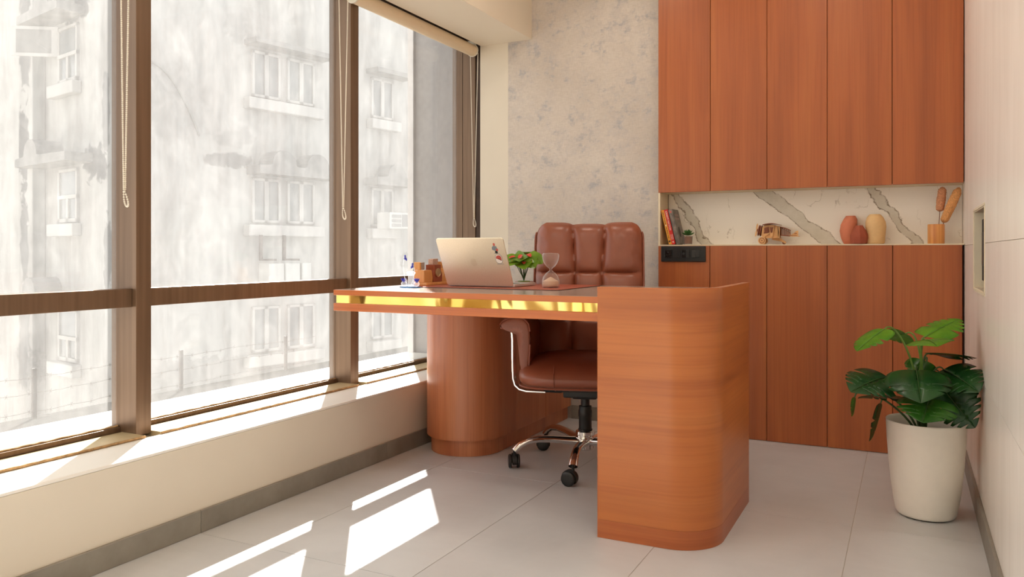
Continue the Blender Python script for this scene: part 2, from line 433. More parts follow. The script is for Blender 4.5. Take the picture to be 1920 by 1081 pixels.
# ------------------------------------------------------------------ mesh builder
class MB:
    def __init__(self):
        self.v, self.f = [], []
    def add(self, verts, faces):
        o = len(self.v)
        self.v += [tuple(p) for p in verts]
        self.f += [tuple(i + o for i in f) for f in faces]
        return self
    def box(self, x0, x1, y0, y1, z0, z1):
        return self.add([(x0, y0, z0), (x1, y0, z0), (x1, y1, z0), (x0, y1, z0), (x0, y0, z1), (x1, y0, z1), (x1, y1, z1), (x0, y1, z1)],
                        [(0, 3, 2, 1), (4, 5, 6, 7), (0, 1, 5, 4), (1, 2, 6, 5), (2, 3, 7, 6), (3, 0, 4, 7)])
    def obox(self, c, ax, ay, az):
        c, ax, ay, az = map(Vector, (c, ax, ay, az))
        vs = [c + ax * i + ay * j + az * k for k in (-1, 1) for j, i in ((-1, -1), (-1, 1), (1, 1), (1, -1))]
        return self.add(vs, [(0, 3, 2, 1), (4, 5, 6, 7), (0, 1, 5, 4), (1, 2, 6, 5), (2, 3, 7, 6), (3, 0, 4, 7)])
    def lathe(self, prof, n=32, c=(0, 0, 0), axis=None, sx=1.0, sy=1.0):
        """prof: list of (r, z); axis: 3x3 Matrix or None"""
        o = len(self.v)
        rings = []
        for r, z in prof:
            if r < 1e-6:
                rings.append([len(self.v)]); self._p((0, 0, z), c, axis)
            else:
                ids = []
                for i in range(n):
                    a = 2 * pi * i / n
                    ids.append(len(self.v)); self._p((r * cos(a) * sx, r * sin(a) * sy, z), c, axis)
                rings.append(ids)
        for A, B in zip(rings, rings[1:]):
            if len(A) == 1 and len(B) == 1:
                continue
            for i in range(n):
                j = (i + 1) % n
                if len(A) == 1:
                    self.f.append((A[0], B[j], B[i]))
                elif len(B) == 1:
                    self.f.append((A[i], A[j], B[0]))
                else:
                    self.f.append((A[i], A[j], B[j], B[i]))
        return self
    def _p(self, p, c, axis):
        q = Vector(p)
        if axis is not None:
            q = axis @ q
        self.v.append((q.x + c[0], q.y + c[1], q.z + c[2]))
    def cyl(self, p0, p1, r, n=20, r1=None):
        p0, p1 = Vector(p0), Vector(p1)
        d = p1 - p0
        ax = d.to_track_quat('Z', 'Y').to_matrix()
        L = d.length
        r1 = r if r1 is None else r1
        return self.lathe([(0, 0), (r, 0), (r1, L), (0, L)], n, p0, ax)
    def ball(self, c, rx, ry=None, rz=None, n=20, m=12, axis=None):
        ry = rx if ry is None else ry
        rz = rx if rz is None else rz
        prof = [(sin(pi * i / m), -cos(pi * i / m) * rz) for i in range(m + 1)]
        prof[0] = (0, -rz); prof[-1] = (0, rz)
        return self.lathe(prof, n, c, axis, rx, ry)
    def tube(self, pts, r, n=10, flat=1.0, up=(0, 0, 1), closed=False):
        pts = [Vector(p) for p in pts]
        N = len(pts)
        rs = r if isinstance(r, (list, tuple)) else [r] * N
        rings = []
        for i, p in enumerate(pts):
            a = pts[(i - 1) % N] if (closed or i > 0) else p
            b = pts[(i + 1) % N] if (closed or i < N - 1) else p
            d = (b - a).normalized()
            u = Vector(up)
            s = d.cross(u)
            if s.length < 1e-4:
                s = d.cross(Vector((0, 1, 0.01)))
            s.normalize()
            w = s.cross(d).normalized()
            ring = []
            for k in range(n):
                an = 2 * pi * k / n
                q = p + s * (cos(an) * rs[i]) + w * (sin(an) * rs[i] * flat)
                ring.append(len(self.v)); self.v.append(tuple(q))
            rings.append(ring)
        pairs = list(zip(rings, rings[1:])) + ([(rings[-1], rings[0])] if closed else [])
        for A, B in pairs:
            for k in range(n):
                j = (k + 1) % n
                self.f.append((A[k], A[j], B[j], B[k]))
        if not closed:
            self.f.append(tuple(reversed(rings[0]))); self.f.append(tuple(rings[-1]))
        return self
    def prism(self, outline, z0, z1, fn=None):
        """outline: 2-D CCW polygon; fn maps (u, v, w) to 3-D"""
        fn = fn or (lambda u, v, w: (u, v, w))
        n = len(outline)
        vs = [fn(u, v, z0) for u, v in outline] + [fn(u, v, z1) for u, v in outline]
        fs = [tuple(reversed(range(n))), tuple(range(n, 2 * n))] + [(i, (i + 1) % n, n + (i + 1) % n, n + i) for i in range(n)]
        return self.add(vs, fs)
    def grid(self, fn, nu, nv, close_u=False):
        o = len(self.v)
        for j in range(nv + 1):
            for i in range(nu + (0 if close_u else 1)):
                self.v.append(tuple(fn(i / nu, j / nv)))
        w = nu + (0 if close_u else 1)
        for j in range(nv):
            for i in range(nu):
                i2 = (i + 1) % w if close_u else i + 1
                self.f.append((o + j * w + i, o + j * w + i2, o + (j + 1) * w + i2, o + (j + 1) * w + i))
        return self

ORI = {}
def fin(o, label=None, cat=None, group=None, kind=None):
    if label: o['label'] = label
    if cat: o['category'] = cat
    if group: o['group'] = group
    if kind: o['kind'] = kind
    return o

def thing(name, label, cat, loc=(0, 0, 0), rz=0.0, group=None, kind=None, local=False):
    o = bpy.data.objects.new(name, None)
    o.empty_display_size = 0.1
    COL.objects.link(o)
    o.location = loc
    o.rotation_euler = (0, 0, rz)
    ORI[o.name] = Vector((0, 0, 0)) if (local or rz) else Vector(loc)
    return fin(o, label, cat, group, kind)

def build(mb, name, mat, parent=None, smooth=False, bevel=0.0, seg=2, sub=0, at=None, label=None, cat=None, group=None, kind=None,
          solid=0.0, ang=40):
    """link the collected shapes as ONE mesh object; world coordinates are turned into the parent's frame"""
    if parent is not None:
        org = ORI[parent.name]
    else:
        org = Vector(at) if at is not None else Vector((0, 0, 0))
    me = bpy.data.meshes.new(name)
    me.from_pydata([(x - org.x, y - org.y, z - org.z) for x, y, z in mb.v], [], mb.f)
    bm = bmesh.new(); bm.from_mesh(me)
    bmesh.ops.recalc_face_normals(bm, faces=bm.faces)
    bm.to_mesh(me); bm.free()
    me.materials.append(M[mat] if isinstance(mat, str) else mat)
    if smooth:
        me.polygons.foreach_set('use_smooth', [True] * len(me.polygons))
        if not sub:
            me.set_sharp_from_angle(angle=radians(ang))
    o = bpy.data.objects.new(name, me)
    COL.objects.link(o)
    if parent is not None:
        o.parent = parent
        ORI[o.name] = org
    else:
        o.location = org
        ORI[o.name] = org
    if solid:
        md = o.modifiers.new('solid', 'SOLIDIFY'); md.thickness = solid; md.offset = 0
    if bevel:
        md = o.modifiers.new('bevel', 'BEVEL'); md.width = bevel; md.segments = seg; md.limit_method = 'ANGLE'; md.angle_limit = radians(35)
    if sub:
        md = o.modifiers.new('sub', 'SUBSURF'); md.levels = sub; md.render_levels = sub
    return fin(o, label, cat, group, kind)

def place(mesh_obj, name, parent, loc):
    """a further piece sharing the mesh of an earlier one"""
    c = mesh_obj.copy(); COL.objects.link(c)
    c.name = name; c.parent = parent; c.location = loc
    return c

def rrect(x0, x1, y0, y1, r, n=6):
    pts = []
    for cx_, cy_, a0 in ((x1 - r, y1 - r, 0), (x0 + r, y1 - r, 90), (x0 + r, y0 + r, 180), (x1 - r, y0 + r, 270)):
        for i in range(n + 1):
            a = radians(a0 + 90 * i / n)
            pts.append((cx_ + r * cos(a), cy_ + r * sin(a)))
    return pts

def bez(p0, p1, p2, p3, n=12):
    p0, p1, p2, p3 = map(Vector, (p0, p1, p2, p3))
    out = []
    for i in range(n + 1):
        t_ = i / n
        out.append(p0 * (1 - t_) ** 3 + p1 * 3 * t_ * (1 - t_) ** 2 + p2 * 3 * t_ * t_ * (1 - t_) + p3 * t_ ** 3)
    return out

# ================================================================== SETTING
XL, XR, YB, YR, ZC = -2.035, 0.214, 3.97, -1.9, 2.56     # left wall face, right wall face, back wall, rear wall, ceiling

# floor with tiles
floor = build(MB().box(-2.05, 0.25, YR - 0.1, 4.2, -0.12, -0.0015), 'floor', 'grout', at=(0, 0, 0),
              label='grey porcelain tile floor of the office', cat='floor', kind='structure')
xs = [-2.035, -1.772, -1.229, -0.695, -0.166, 0.214]
ys = [-1.9, -1.22, -0.21, 0.80, 1.81, 2.822, 3.832, 4.06]
tile_cache = {}
for i in range(len(xs) - 1):
    for j in range(len(ys) - 1):
        w_, d_ = round(xs[i + 1] - xs[i] - 0.0018, 4), round(ys[j + 1] - ys[j] - 0.0018, 4)
        key = (w_, d_)
        cxy = ((xs[i] + xs[i + 1]) / 2, (ys[j] + ys[j + 1]) / 2, 0)
        if key not in tile_cache:
            tile_cache[key] = build(MB().box(-w_ / 2, w_ / 2, -d_ / 2, d_ / 2, -0.0014, 0), 'floor_tile', 'tile', floor, bevel=0.0005, seg=1)
            tile_cache[key].location = cxy
        else:
            place(tile_cache[key], 'floor_tile', floor, cxy)

# left wall: dado under the windows, sill, outer ledge, lintel
wall_left = build(MB().box(-2.40, XL, YR - 0.1, YB + 0.2, -0.1, 0.284), 'wall_left', 'paint', at=(0, 0, 0),
                  label='low cream plastered wall running under the windows', cat='wall', kind='structure')
build(MB().box(-2.225, XL - 0.0, YR - 0.1, YB, 0.284, 0.294), 'sill', 'sill_white', wall_left, bevel=0.003)
build(MB().box(-2.52, -2.196, YR - 0.1, YB + 0.2, 2.30, ZC), 'lintel', 'paint', wall_left)
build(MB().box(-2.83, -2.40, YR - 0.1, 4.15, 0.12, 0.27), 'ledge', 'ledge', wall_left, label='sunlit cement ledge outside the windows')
ceiling = build(MB().box(-2.52, 0.5, YR - 0.2, 4.3, ZC, ZC + 0.1), 'ceiling', 'ceiling', at=(0, 0, 0),
                label='white painted ceiling of the office', cat='ceiling', kind='structure')
build(MB().box(-2.196, -1.871, YR - 0.1, YB, 2.08, ZC), 'beam', 'paint_beam', ceiling, bevel=0.003, label='boxed cream beam above the windows')

# back wall: plain strip beside the window, wallpaper, deep part behind the cabinets
wall_back = build(MB().box(-2.20, -1.137, YB, YB + 0.25, 0, ZC).box(-2.397, -2.20, YB + 0.066, YB + 0.25, 0, ZC).box(-1.137, 0.3, 4.07, 4.22, 0, ZC),
                  'wall_back', 'paint', at=(0, 0, 0), label='back wall of the office behind the desk', cat='wall', kind='structure')
build(MB().box(-2.019, -1.137, YB - 0.003, YB, 0.0, ZC), 'wallpaper', 'wallpaper', wall_back, label='mottled beige and blue grey wallpaper')
wall_rear = build(MB().box(-2.52, 0.4, YR - 0.2, YR, 0, ZC), 'wall_rear', 'paint', at=(0, 0, 0),
                  label='plain cream wall at the camera end of the office', cat='wall', kind='structure')

# right wall: backing with a recess, ivory tiles, coving
RY0, RY1, RZ0, RZ1 = 2.882, 3.348, 0.766, 1.049
def holed(mb, x0, x1, y0, y1, z0, z1):
    """box with the recess opening cut out"""
    if y1 <= RY0 or y0 >= RY1 or z1 <= RZ0 or z0 >= RZ1:
        return mb.box(x0, x1, y0, y1, z0, z1)
    if y0 < RY0: mb.box(x0, x1, y0, RY0, z0, z1)
    if y1 > RY1: mb.box(x0, x1, RY1, y1, z0, z1)
    a, b = max(y0, RY0), min(y1, RY1)
    if z0 < RZ0: mb.box(x0, x1, a, b, z0, RZ0)
    if z1 > RZ1: mb.box(x0, x1, a, b, RZ1, z1)
    return mb
wall_right = build(holed(MB(), XR + 0.008, XR + 0.12, YR - 0.2, 4.2, 0, ZC).box(XR + 0.12, XR + 0.16, YR - 0.2, 4.2, 0, ZC), 'wall_right', 'walltile_grout', at=(0, 0, 0),
                   label='ivory tiled wall beside the potted plant', cat='wall', kind='structure')
rows = [(0.0, 0.477, 0.50), (0.477, 0.928, 0.05), (0.928, 1.83, -0.45), (1.83, ZC, 0.05)]
for z0, z1, off in rows:
    y = YR
    cuts = [YR]
    k = 3.07 - 5 * 1.08 + off if off != 0.05 else 2.53 - 4 * 1.08
    while k < 4.06:
        if k > YR + 0.1: cuts.append(k)
        k += 1.08
    cuts.append(4.06)
    for a, b in zip(cuts, cuts[1:]):
        if b - a < 0.02: continue
        build(holed(MB(), XR, XR + 0.008, a + 0.0008, b - 0.0008, z0 + 0.0008, z1 - 0.0008), 'wall_tile', 'walltile', wall_right)

# baseboards
def baseboard(name, label, pieces):
    root = thing(name, label, 'baseboard', (0, 0, 0), kind='structure')
    for b in pieces:
        build(MB().box(*b), 'skirting_tile', 'skirt', root, bevel=0.0012, seg=1)
cuts = [YR, -1.22, -0.21, 0.80, 1.812, 2.822, YB - 0.001]
baseboard('baseboard_left', 'grey tile skirting under the window wall',
          [(XL, XL + 0.010, a + 0.0006, b - 0.0006, 0.0005, 0.072) for a, b in zip(cuts, cuts[1:])])
cuts = [YR, -1.0, 0.0, 1.0, 2.06, 3.068, 3.888]
baseboard('baseboard_right', 'grey tile skirting along the ivory tiled wall',
          [(XR - 0.010, XR, a + 0.0006, b - 0.0006, 0.0005, 0.080) for a, b in zip(cuts, cuts[1:])])
baseboard('baseboard_back', 'grey tile skirting below the wallpaper', [(-1.63, -1.1375, YB - 0.013, YB - 0.003, 0.0005, 0.072)])

# round fill lights added in the ceiling, unseen, to brighten the interior
M['fill_light'] = None
t = NT('added_fill_glow')
t.set(col=(1, 0.95, 0.88, 1), rough=0.5)
t.b.inputs['Emission Color'].default_value = (1.0, 0.90, 0.77, 1)
t.b.inputs['Emission Strength'].default_value = FILL_LIGHT
M['fill_light'] = t.m
for k, (x, y, lab) in enumerate(((-1.35, 3.05, 'added round ceiling fill light above the office chair'), (-0.40, 3.05, 'added round ceiling fill light above the base cabinet'),
                                 (-1.35, 1.55, 'added round ceiling fill light above the floor near the windows'), (-0.40, 1.55, 'added round ceiling fill light in front of the desk panel'),
                                 (-1.35, 0.05, 'added round ceiling fill light over the window side behind the camera'), (-0.40, 0.05, 'added round ceiling fill light straight above the camera'))):
    dl = thing('added_fill_light', lab, 'downlight', (x, y, ZC), group='added ceiling fill lights')
    build(MB().lathe([(.075, ZC - .0005), (.095, ZC - .0005), (.095, ZC - .006), (.078, ZC - .010), (.075, ZC - .008)], 32, (x, y, 0)), 'trim_ring', 'sill_white', dl, smooth=True)
    build(MB().lathe([(0, ZC - .0010), (.0745, ZC - .0010), (.0745, ZC - .004), (0, ZC - .004)], 32, (x, y, 0)), 'fill_disc', 'fill_light', dl)

# windows: five bays along the left wall (three in view)
mull = [-1.587, -0.470, 0.647, 1.764, 2.881]
MW = 0.058
ZT = 2.30
def window(idx, y0, y1, label, last=False):
    w = thing('window_%d' % idx, label, 'window', (-2.40, y0, 0.294), kind='structure')
    if not last:
        build(MB().box(-2.360, -2.27, y1, y1 + MW, 0.2945, ZT), 'mullion', 'bronze', w, bevel=0.0015)
        build(MB().box(-2.396, -2.3625, y1 + 0.003, y1 + MW - 0.003, 0.2945, ZT), 'mullion_stop', 'bronze', w, bevel=0.001)
        build(MB().box(-2.3640, -2.3590, y1 + 0.006, y1 + MW - 0.006, 0.2945, ZT), 'gasket', 'gasket', w)
    else:
        build(MB().box(-2.325, -2.242, y1, y1 + 0.05, 0.2945, ZT), 'jamb', 'bronze', w, bevel=0.0015)
        build(MB().box(-2.396, -2.328, y1 + 0.001, y1 + 0.05, 0.2945, ZT), 'jamb_stop', 'bronze', w, bevel=0.001)
        build(MB().box(-2.240, -2.198, y1 + 0.006, y1 + 0.05, 0.2945, ZT), 'jamb_shadow_gap', 'bronze_dark', w)
    build(MB().box(-2.333, -2.290, y0 + 0.0005, y1 - 0.0005, 0.718, 0.779), 'transom', 'bronze', w, bevel=0.0015)
    build(MB().box(-2.376, -2.334, y0 + 0.0005, y1 - 0.0005, 0.758, 0.768), 'transom_stop', 'bronze', w)
    build(MB().box(-2.396, -2.300, y0 + 0.0005, y1 - 0.0005, 2.12, ZT), 'head_rail', 'bronze_dark', w)
    build(MB().box(-2.340, -2.2255, y0 + 0.0005, y1 - 0.0005, 0.2842, 0.3020), 'bottom_rail', 'rail_gold', w, bevel=0.001)
    # rough line of old caulk along the rail's room edge
    ys_ = [y0 + 0.002 + (y1 - y0 - 0.004) * i / 60 for i in range(61)]
    build(MB().tube([(-2.2235 + random.uniform(-.0012, .0012), yy, 0.2985 + random.uniform(-.0006, .0010)) for yy in ys_], 0.0042, 6), 'caulk_line', 'caulk', w)
    build(MB().box(-2.396, -2.347, y0 + 0.0005, y1 - 0.0005, 0.285, 0.318), 'glazing_bead', 'bronze', w, bevel=0.001)
    build(MB().tube([(-2.357 + random.uniform(-.002, .002), yy, 0.318 + random.uniform(0, .003)) for yy in ys_], 0.0035, 6), 'glazing_putty', 'caulk', w)
    build(MB().box(-2.374, -2.368, y0 + 0.0005, y1 - 0.0005, 0.3185, 0.7575), 'lower_pane', 'glass', w)
    build(MB().box(-2.374, -2.368, y0 + 0.0005, y1 - 0.0005, 0.7685, 2.1195), 'upper_pane', 'glass', w)
    return w
bays = [(YR, mull[0]), (mull[0] + MW, mull[1]), (mull[1] + MW, mull[2])]
window(1, mull[2] + MW, mull[3], 'bronze framed window bay at the left edge of the photo')
window(2, mull[3] + MW, mull[4], 'bronze framed window bay between the two wide mullions')
window(3, mull[4] + MW, 3.986, 'bronze framed window bay behind the laptop and desk end', last=True)
for k, (a, b) in enumerate(bays):
    window(4 + k, a, b, ['bronze framed window bay at the rear corner', 'second bronze framed window bay behind the camera',
                         'bronze framed window bay beside the camera'][k])

# ================================================================== OUTSIDE
ground = build(MB().box(-40, -4.28, -30, 40, -4.3, -4.0), 'ground', 'street', at=(0, 0, 0),
               label='pale street level ground far below the windows', cat='ground', kind='structure')
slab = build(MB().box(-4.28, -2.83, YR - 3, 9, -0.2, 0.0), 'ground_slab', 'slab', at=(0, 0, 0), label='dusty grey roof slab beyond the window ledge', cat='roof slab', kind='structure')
pier = build(MB().box(-2.775, -2.56, 4.165, 4.9, -1.0, 3.2).box(-2.56, -2.398, 4.06, 4.9, -1.0, 3.2).box(-2.815, -2.775, 4.14, 4.9, -1.0, 3.2), 'wall_pier', 'pier', at=(0, 0, 0),
             label='grey rendered pier outside the far window pane', cat='wall', kind='structure')
# barbed wire fence
fposts = [(2.654, .27), (3.62, .262), (4.585, .262), (5.6, .262)]
for k, (y, h) in enumerate(fposts):
    if k == 3: continue
    lab = ['thin iron fence post outside the leftmost window bay', 'thin iron fence post outside the middle bay',
           'thin iron fence post outside beside the second mullion'][k]
    build(MB().box(-4.24, -4.222, y - 0.007, y + 0.007, 0.0, h).box(-4.226, -4.222, y - 0.012, y + 0.012, 0.0, h), 'fence_post', 'rust', at=(-4.23, y, 0),
          label=lab, cat='post', group='barbed wire fence posts')
for k, z in enumerate((0.235, 0.15, 0.05)):
    pts = [(-4.218, 2.2 + 0.06 * i, z + 0.003 * sin(i * 1.7 + k) - 0.012 * abs(sin(i * 0.196))) for i in range(46)]
    mb = MB().tube(pts, 0.0014, 5)
    for i in range(1, 45, 2):
        p = Vector(pts[i])
        mb.tube([p + Vector((0, -.006, -.012)), p + Vector((0, .006, .012))], 0.0012, 4).tube([p + Vector((0, .007, -.010)), p + Vector((0, -.007, .010))], 0.0012, 4)
    build(mb, 'barbed_wire', 'rust', at=(-4.218, 2.2, z), label=['topmost strand of barbed wire outside the windows', 'middle strand of barbed wire outside the windows',
          'lowest strand of barbed wire outside the windows'][k], cat='barbed wire', group='barbed wire strands')

# apartment block across the street: local x = out of the long facade, local y = along it, corner at the origin
AB = thing('apartment_building', 'weathered white apartment block with arched window hoods across the street', 'building',
           (-11.960, 9.259, -4.0), -radians(11.4), local=True)
G = 4.0   # ground offset
build(MB().box(-9, 0, 0, 14, 0, 8.2 + G), 'wall', 'render', AB)
def main_win(y0, y1, z0, z1):
    mb = MB()
    for a, b in ((y0, y0 + .05), (y1 - .05, y1), ((y0 + y1) / 2 - .045, (y0 + y1) / 2 + .045)):
        mb.box(-0.02, 0.05, a, b, z0 + G, z1 + G)
    mb.box(-0.02, 0.05, y0, y1, z0 + G, z0 + .05 + G).box(-0.02, 0.05, y0, y1, z1 - .05 + G, z1 + G)
    wd = build(mb, 'window', 'ext_frame', AB)
    m = (y0 + y1) / 2
    for a, b in ((y0 + .05, m - .045), (m + .045, y1 - .05)):
        build(MB().box(0.0, 0.02, a, b, z0 + .05 + G, z1 - .05 + G), 'pane', 'ext_glass', wd)
for z0, z1 in ((3.95, 4.85), (1.48, 2.35), (-1.07, -0.18)):
    main_win(2.30, 2.95, z0, z1); main_win(3.12, 3.80, z0, z1); main_win(5.38, 6.05, z0, z1)
    build(MB().box(0, 0.22, 2.12, 3.93, z0 - .27 + G, z0 - .05 + G), 'sill', 'ext_frame', AB, bevel=.02)
    build(MB().box(0, 0.22, 5.26, 6.15, z0 - .27 + G, z0 - .05 + G), 'sill', 'ext_frame', AB, bevel=.02)
def hood(y0, y1, z, domes):
    """sun hood with domed parapet lobes"""
    pts = [(y0, z), (y1, z), (y1, z + .16)]
    for c_, r_ in reversed(domes):
        pts.append((c_ + r_ + .05, z + .18))
        for i in range(13):
            a = pi * i / 12
            pts.append((c_ + r_ * cos(a), z + .20 + r_ * 1.02 * sin(a)))
        pts.append((c_ - r_ - .05, z + .18))
    pts.append((y0, z + .16))
    return pts
build(MB().prism(hood(2.2, 4.16, 2.41 + G, [(2.76, .28), (3.58, .28)]), 0, 0.45, lambda u, v, w: (w, u, v)), 'hood', 'hood', AB)
build(MB().prism(hood(5.2, 6.4, 2.40 + G, [(5.8, .28)]), 0, 0.45, lambda u, v, w: (w, u, v)), 'hood', 'hood', AB)
build(MB().box(0, 0.4, 2.15, 4.05, 4.93 + G, 5.03 + G), 'hood', 'hood', AB)
build(MB().box(0, 0.4, 5.25, 6.4, 4.92 + G, 5.02 + G), 'hood', 'hood', AB)
# end wall (faces local -y): windows with two lights below and a vent above, shutter, hoods, pilaster
def end_win(s0, s1, z0, zm, z1):
    mb = MB()
    m = (s0 + s1) / 2
    for a, b in ((s0, s0 + .07), (s1 - .07, s1), (m - .045, m + .045)):
        mb.box(-b, -a, -0.05, 0.02, z0 + G, zm + G)
    mb.box(-s1, -s0, -0.05, 0.02, z0 + G, z0 + .07 + G).box(-s1, -s0, -0.06, 0.02, zm - .07 + G, zm + G)
    mb.box(-s1, -s1 + .05, -0.05, 0.02, zm + G, z1 + G).box(-s0 - .05, -s0, -0.05, 0.02, zm + G, z1 + G).box(-s1, -s0, -0.05, 0.02, z1 - .05 + G, z1 + G)
    wd = build(mb, 'window', 'ext_frame', AB)
    for a, b in ((s0 + .07, m - .045), (m + .045, s1 - .07)):
        build(MB().box(-b, -a, -0.02, 0.0, z0 + .07 + G, zm - .07 + G), 'pane', 'ext_glass', wd)
    build(MB().box(-s1 + .05, -s0 - .05, -0.02, 0.0, zm + G, z1 - .05 + G), 'pane', 'ext_glass', wd)
for z0, zm, z1 in ((4.16, 4.72, 5.24), (1.47, 1.99, 2.49), (-1.2, -0.72, -0.2)):
    end_win(2.12, 2.95, z0, zm, z1)
    build(MB().box(-3.15, -2.02, -0.18, 0, z0 - .27 + G, z0 - .03 + G), 'sill', 'ext_frame', AB, bevel=.02)
build(MB().prism(hood(1.55, 3.80, 2.56 + G, [(3.08, .30)]), 0, 0.5, lambda u, v, w: (-u, -w, v)), 'hood', 'hood', AB)
build(MB().prism(hood(1.9, 3.72, 5.36 + G, [(2.6, .30)]), 0, 0.5, lambda u, v, w: (-u, -w, v)), 'hood', 'hood', AB)
build(MB().prism(hood(1.9, 3.72, -0.10 + G, [(3.15, .30)]), 0, 0.5, lambda u, v, w: (-u, -w, v)), 'hood', 'hood', AB)
sh = build(MB().obox((-3.25, -0.34, 5.0 + G), (.30, .30, 0), (.012, -.012, 0), (0, 0, .29)), 'shutter', 'ext_frame', AB)
build(MB().obox((-3.262, -0.352, 5.0 + G), (.23, .23, 0), (.012, -.012, 0), (0, 0, .23)), 'pane', 'hood', sh)
build(MB().box(-4.3, -3.62, -0.25, 0, 0, 8.2 + G), 'pilaster', 'render', AB, bevel=.02)
# scar of an old gable roof line on the long facade
sc_ = [(0.30 + .06 * i, 4.24 - .012 * i - .0045 * i * i) for i in range(16)]
build(MB().tube([(0.012, y_, z_ + G) for y_, z_ in sc_], .02, 6), 'roof_line_scar', 'hood', AB)

def fac_pt(x, y, z):
    """facade-local point to world"""
    a = -radians(11.4)
    return (-11.960 + x * cos(a) - y * sin(a), 9.259 + x * sin(a) + y * cos(a), z)
ac = thing('air_conditioner', 'white window air conditioner on the far facade below an arched hood', 'air conditioner', fac_pt(0.23, 5.85, 1.42), -radians(11.4), local=True)
build(MB().box(0.0, 0.42, -0.48, 0.48, 0.0, 0.36), 'casing', 'acw', ac, bevel=.015)
for i in range(3):
    build(MB().box(0.42, 0.43, -0.42, -0.14, 0.04 + i * .1, 0.11 + i * .1), 'louvre', 'acd', ac)
build(MB().box(0.42, 0.43, -0.10, 0.44, 0.05, 0.32), 'grille', 'acd', ac)
acb = thing('condenser_shelf', 'iron bracket shelf with white condenser boxes on the far facade', 'shelf', fac_pt(0.30, 2.65, 0.28), -radians(11.4), local=True)
for y in (-.35, .18):
    build(MB().box(0, .05, y - .03, y + .03, .45, .95).box(0, .5, y - .02, y + .02, .45, .49), 'bracket', 'rust', acb)
for y, w in ((-.25, .17), (.12, .17), (.45, .11)):
    build(MB().box(.05, .4, y - w, y + w, .03, .40), 'box', 'acw', acb, bevel=.02)
build(MB().box(0, .5, -.42, .62, 0, .03), 'shelf_board', 'acw', acb)

# ================================================================== BLINDS
def blind(y0, y1, label):
    b = thing('roller_blind', label, 'roller blind', (-2.238, y1, 2.055), group='roller blinds under the beam')
    build(MB().cyl((-2.238, y0, 2.055), (-2.238, y1 - .012, 2.055), .033, 28), 'rolled_fabric', 'blind', b, smooth=True)
    for y in (y0 - .006, y1 - .006):
        build(MB().cyl((-2.238, y - .004, 2.055), (-2.238, y + .004, 2.055), .036, 24).box(-2.268, -2.215, y - .003, y + .003, 2.06, 2.112), 'bracket', 'plastic_w', b, bevel=.001)
    # bead chain: front and rear strand joined by a loop at the bottom
    mb = MB()
    yc = y1 + .006
    pts = []
    zt, zb = 2.04, 1.10
    n = 150
    for i in range(n + 1):
        k = i / n
        pts.append((-2.238 + .024 * (1 - k) + .004, yc, zt + (zb - zt) * k))
    for i in range(1, 20):
        a = pi * i / 20
        pts.append((-2.238 + .0045 + .014 * sin(2 * a) * .6, yc + .013 * sin(a) * (1 if i < 10 else 1) * (1 - 2 * (i > 99)) - .006, zb - .055 * sin(a)))
    for i in range(n + 1):
        k = 1 - i / n
        pts.append((-2.238 - .024 * (1 - k) + .002, yc - .004 * k, zt + (zb - zt) * k))
    for p in pts:
        mb.ball(p, .0032, n=6, m=4)
    mb.tube(pts, .0009, 4)
    build(mb, 'bead_chain', 'plastic_w', b, smooth=True, kind='stuff')
blind(0.60, 1.690, 'rolled cream blind above the leftmost window bay with a bead chain')
blind(1.74, 2.780, 'rolled cream blind above the middle window bay with a bead chain')
blind(2.862, 3.955, 'rolled cream blind above the window bay behind the laptop')

# ================================================================== CABINETS
CF = 3.90
dx = [-1.133, -0.871, -0.603, -0.336, -0.066, 0.2115]
uc = thing('wall_cabinet', 'tall teak veneer wall cabinet with five flat doors above the marble niche', 'cabinet', (-0.46, CF, 1.20))
build(MB().box(-1.132, 0.2138, CF + .019, 4.065, 1.205, ZC - .002), 'body', 'carcass', uc)
for a, b in zip(dx, dx[1:]):
    build(MB().box(a + .0012, b - .0012, CF, CF + .018, 1.199, ZC - .004), 'door', 'wood_cab', uc, bevel=.0008, seg=1)
build(MB().box(-1.133, 0.213, CF + .019, 4.06, 1.199, 1.2045), 'underside', 'niche_side', uc)
lc = thing('base_cabinet', 'teak veneer base cabinet with five flat doors below the marble niche', 'cabinet', (-0.46, CF, 0))
build(MB().box(-1.132, 0.2115, CF + .019, 4.065, 0.001, 0.929), 'body', 'carcass', lc)
dxl = [-1.133, -0.873, -0.604, -0.336, -0.064, 0.2065]
for a, b in zip(dxl, dxl[1:]):
    build(MB().box(a + .0013, b - .0013, CF, CF + .018, 0.002, 0.930), 'door', 'wood_cab', lc, bevel=.0008, seg=1)
build(MB().box(-1.133, 0.213, CF + .0005, 4.065, 0.9305, 0.936), 'counter', 'niche_side', lc)
nc = thing('marble_niche', 'white marble splashback with olive diagonal veins between the cabinets', 'niche', (-1.133, 4.05, 0.9365))
build(MB().box(-1.12, 0.213, 4.05, 4.062, 0.9365, 1.1985), 'back_panel', 'marble', nc)
build(MB().box(-1.133, -1.123, CF + .002, 4.049, 0.9365, 1.1985), 'side_panel', 'niche_side', nc)

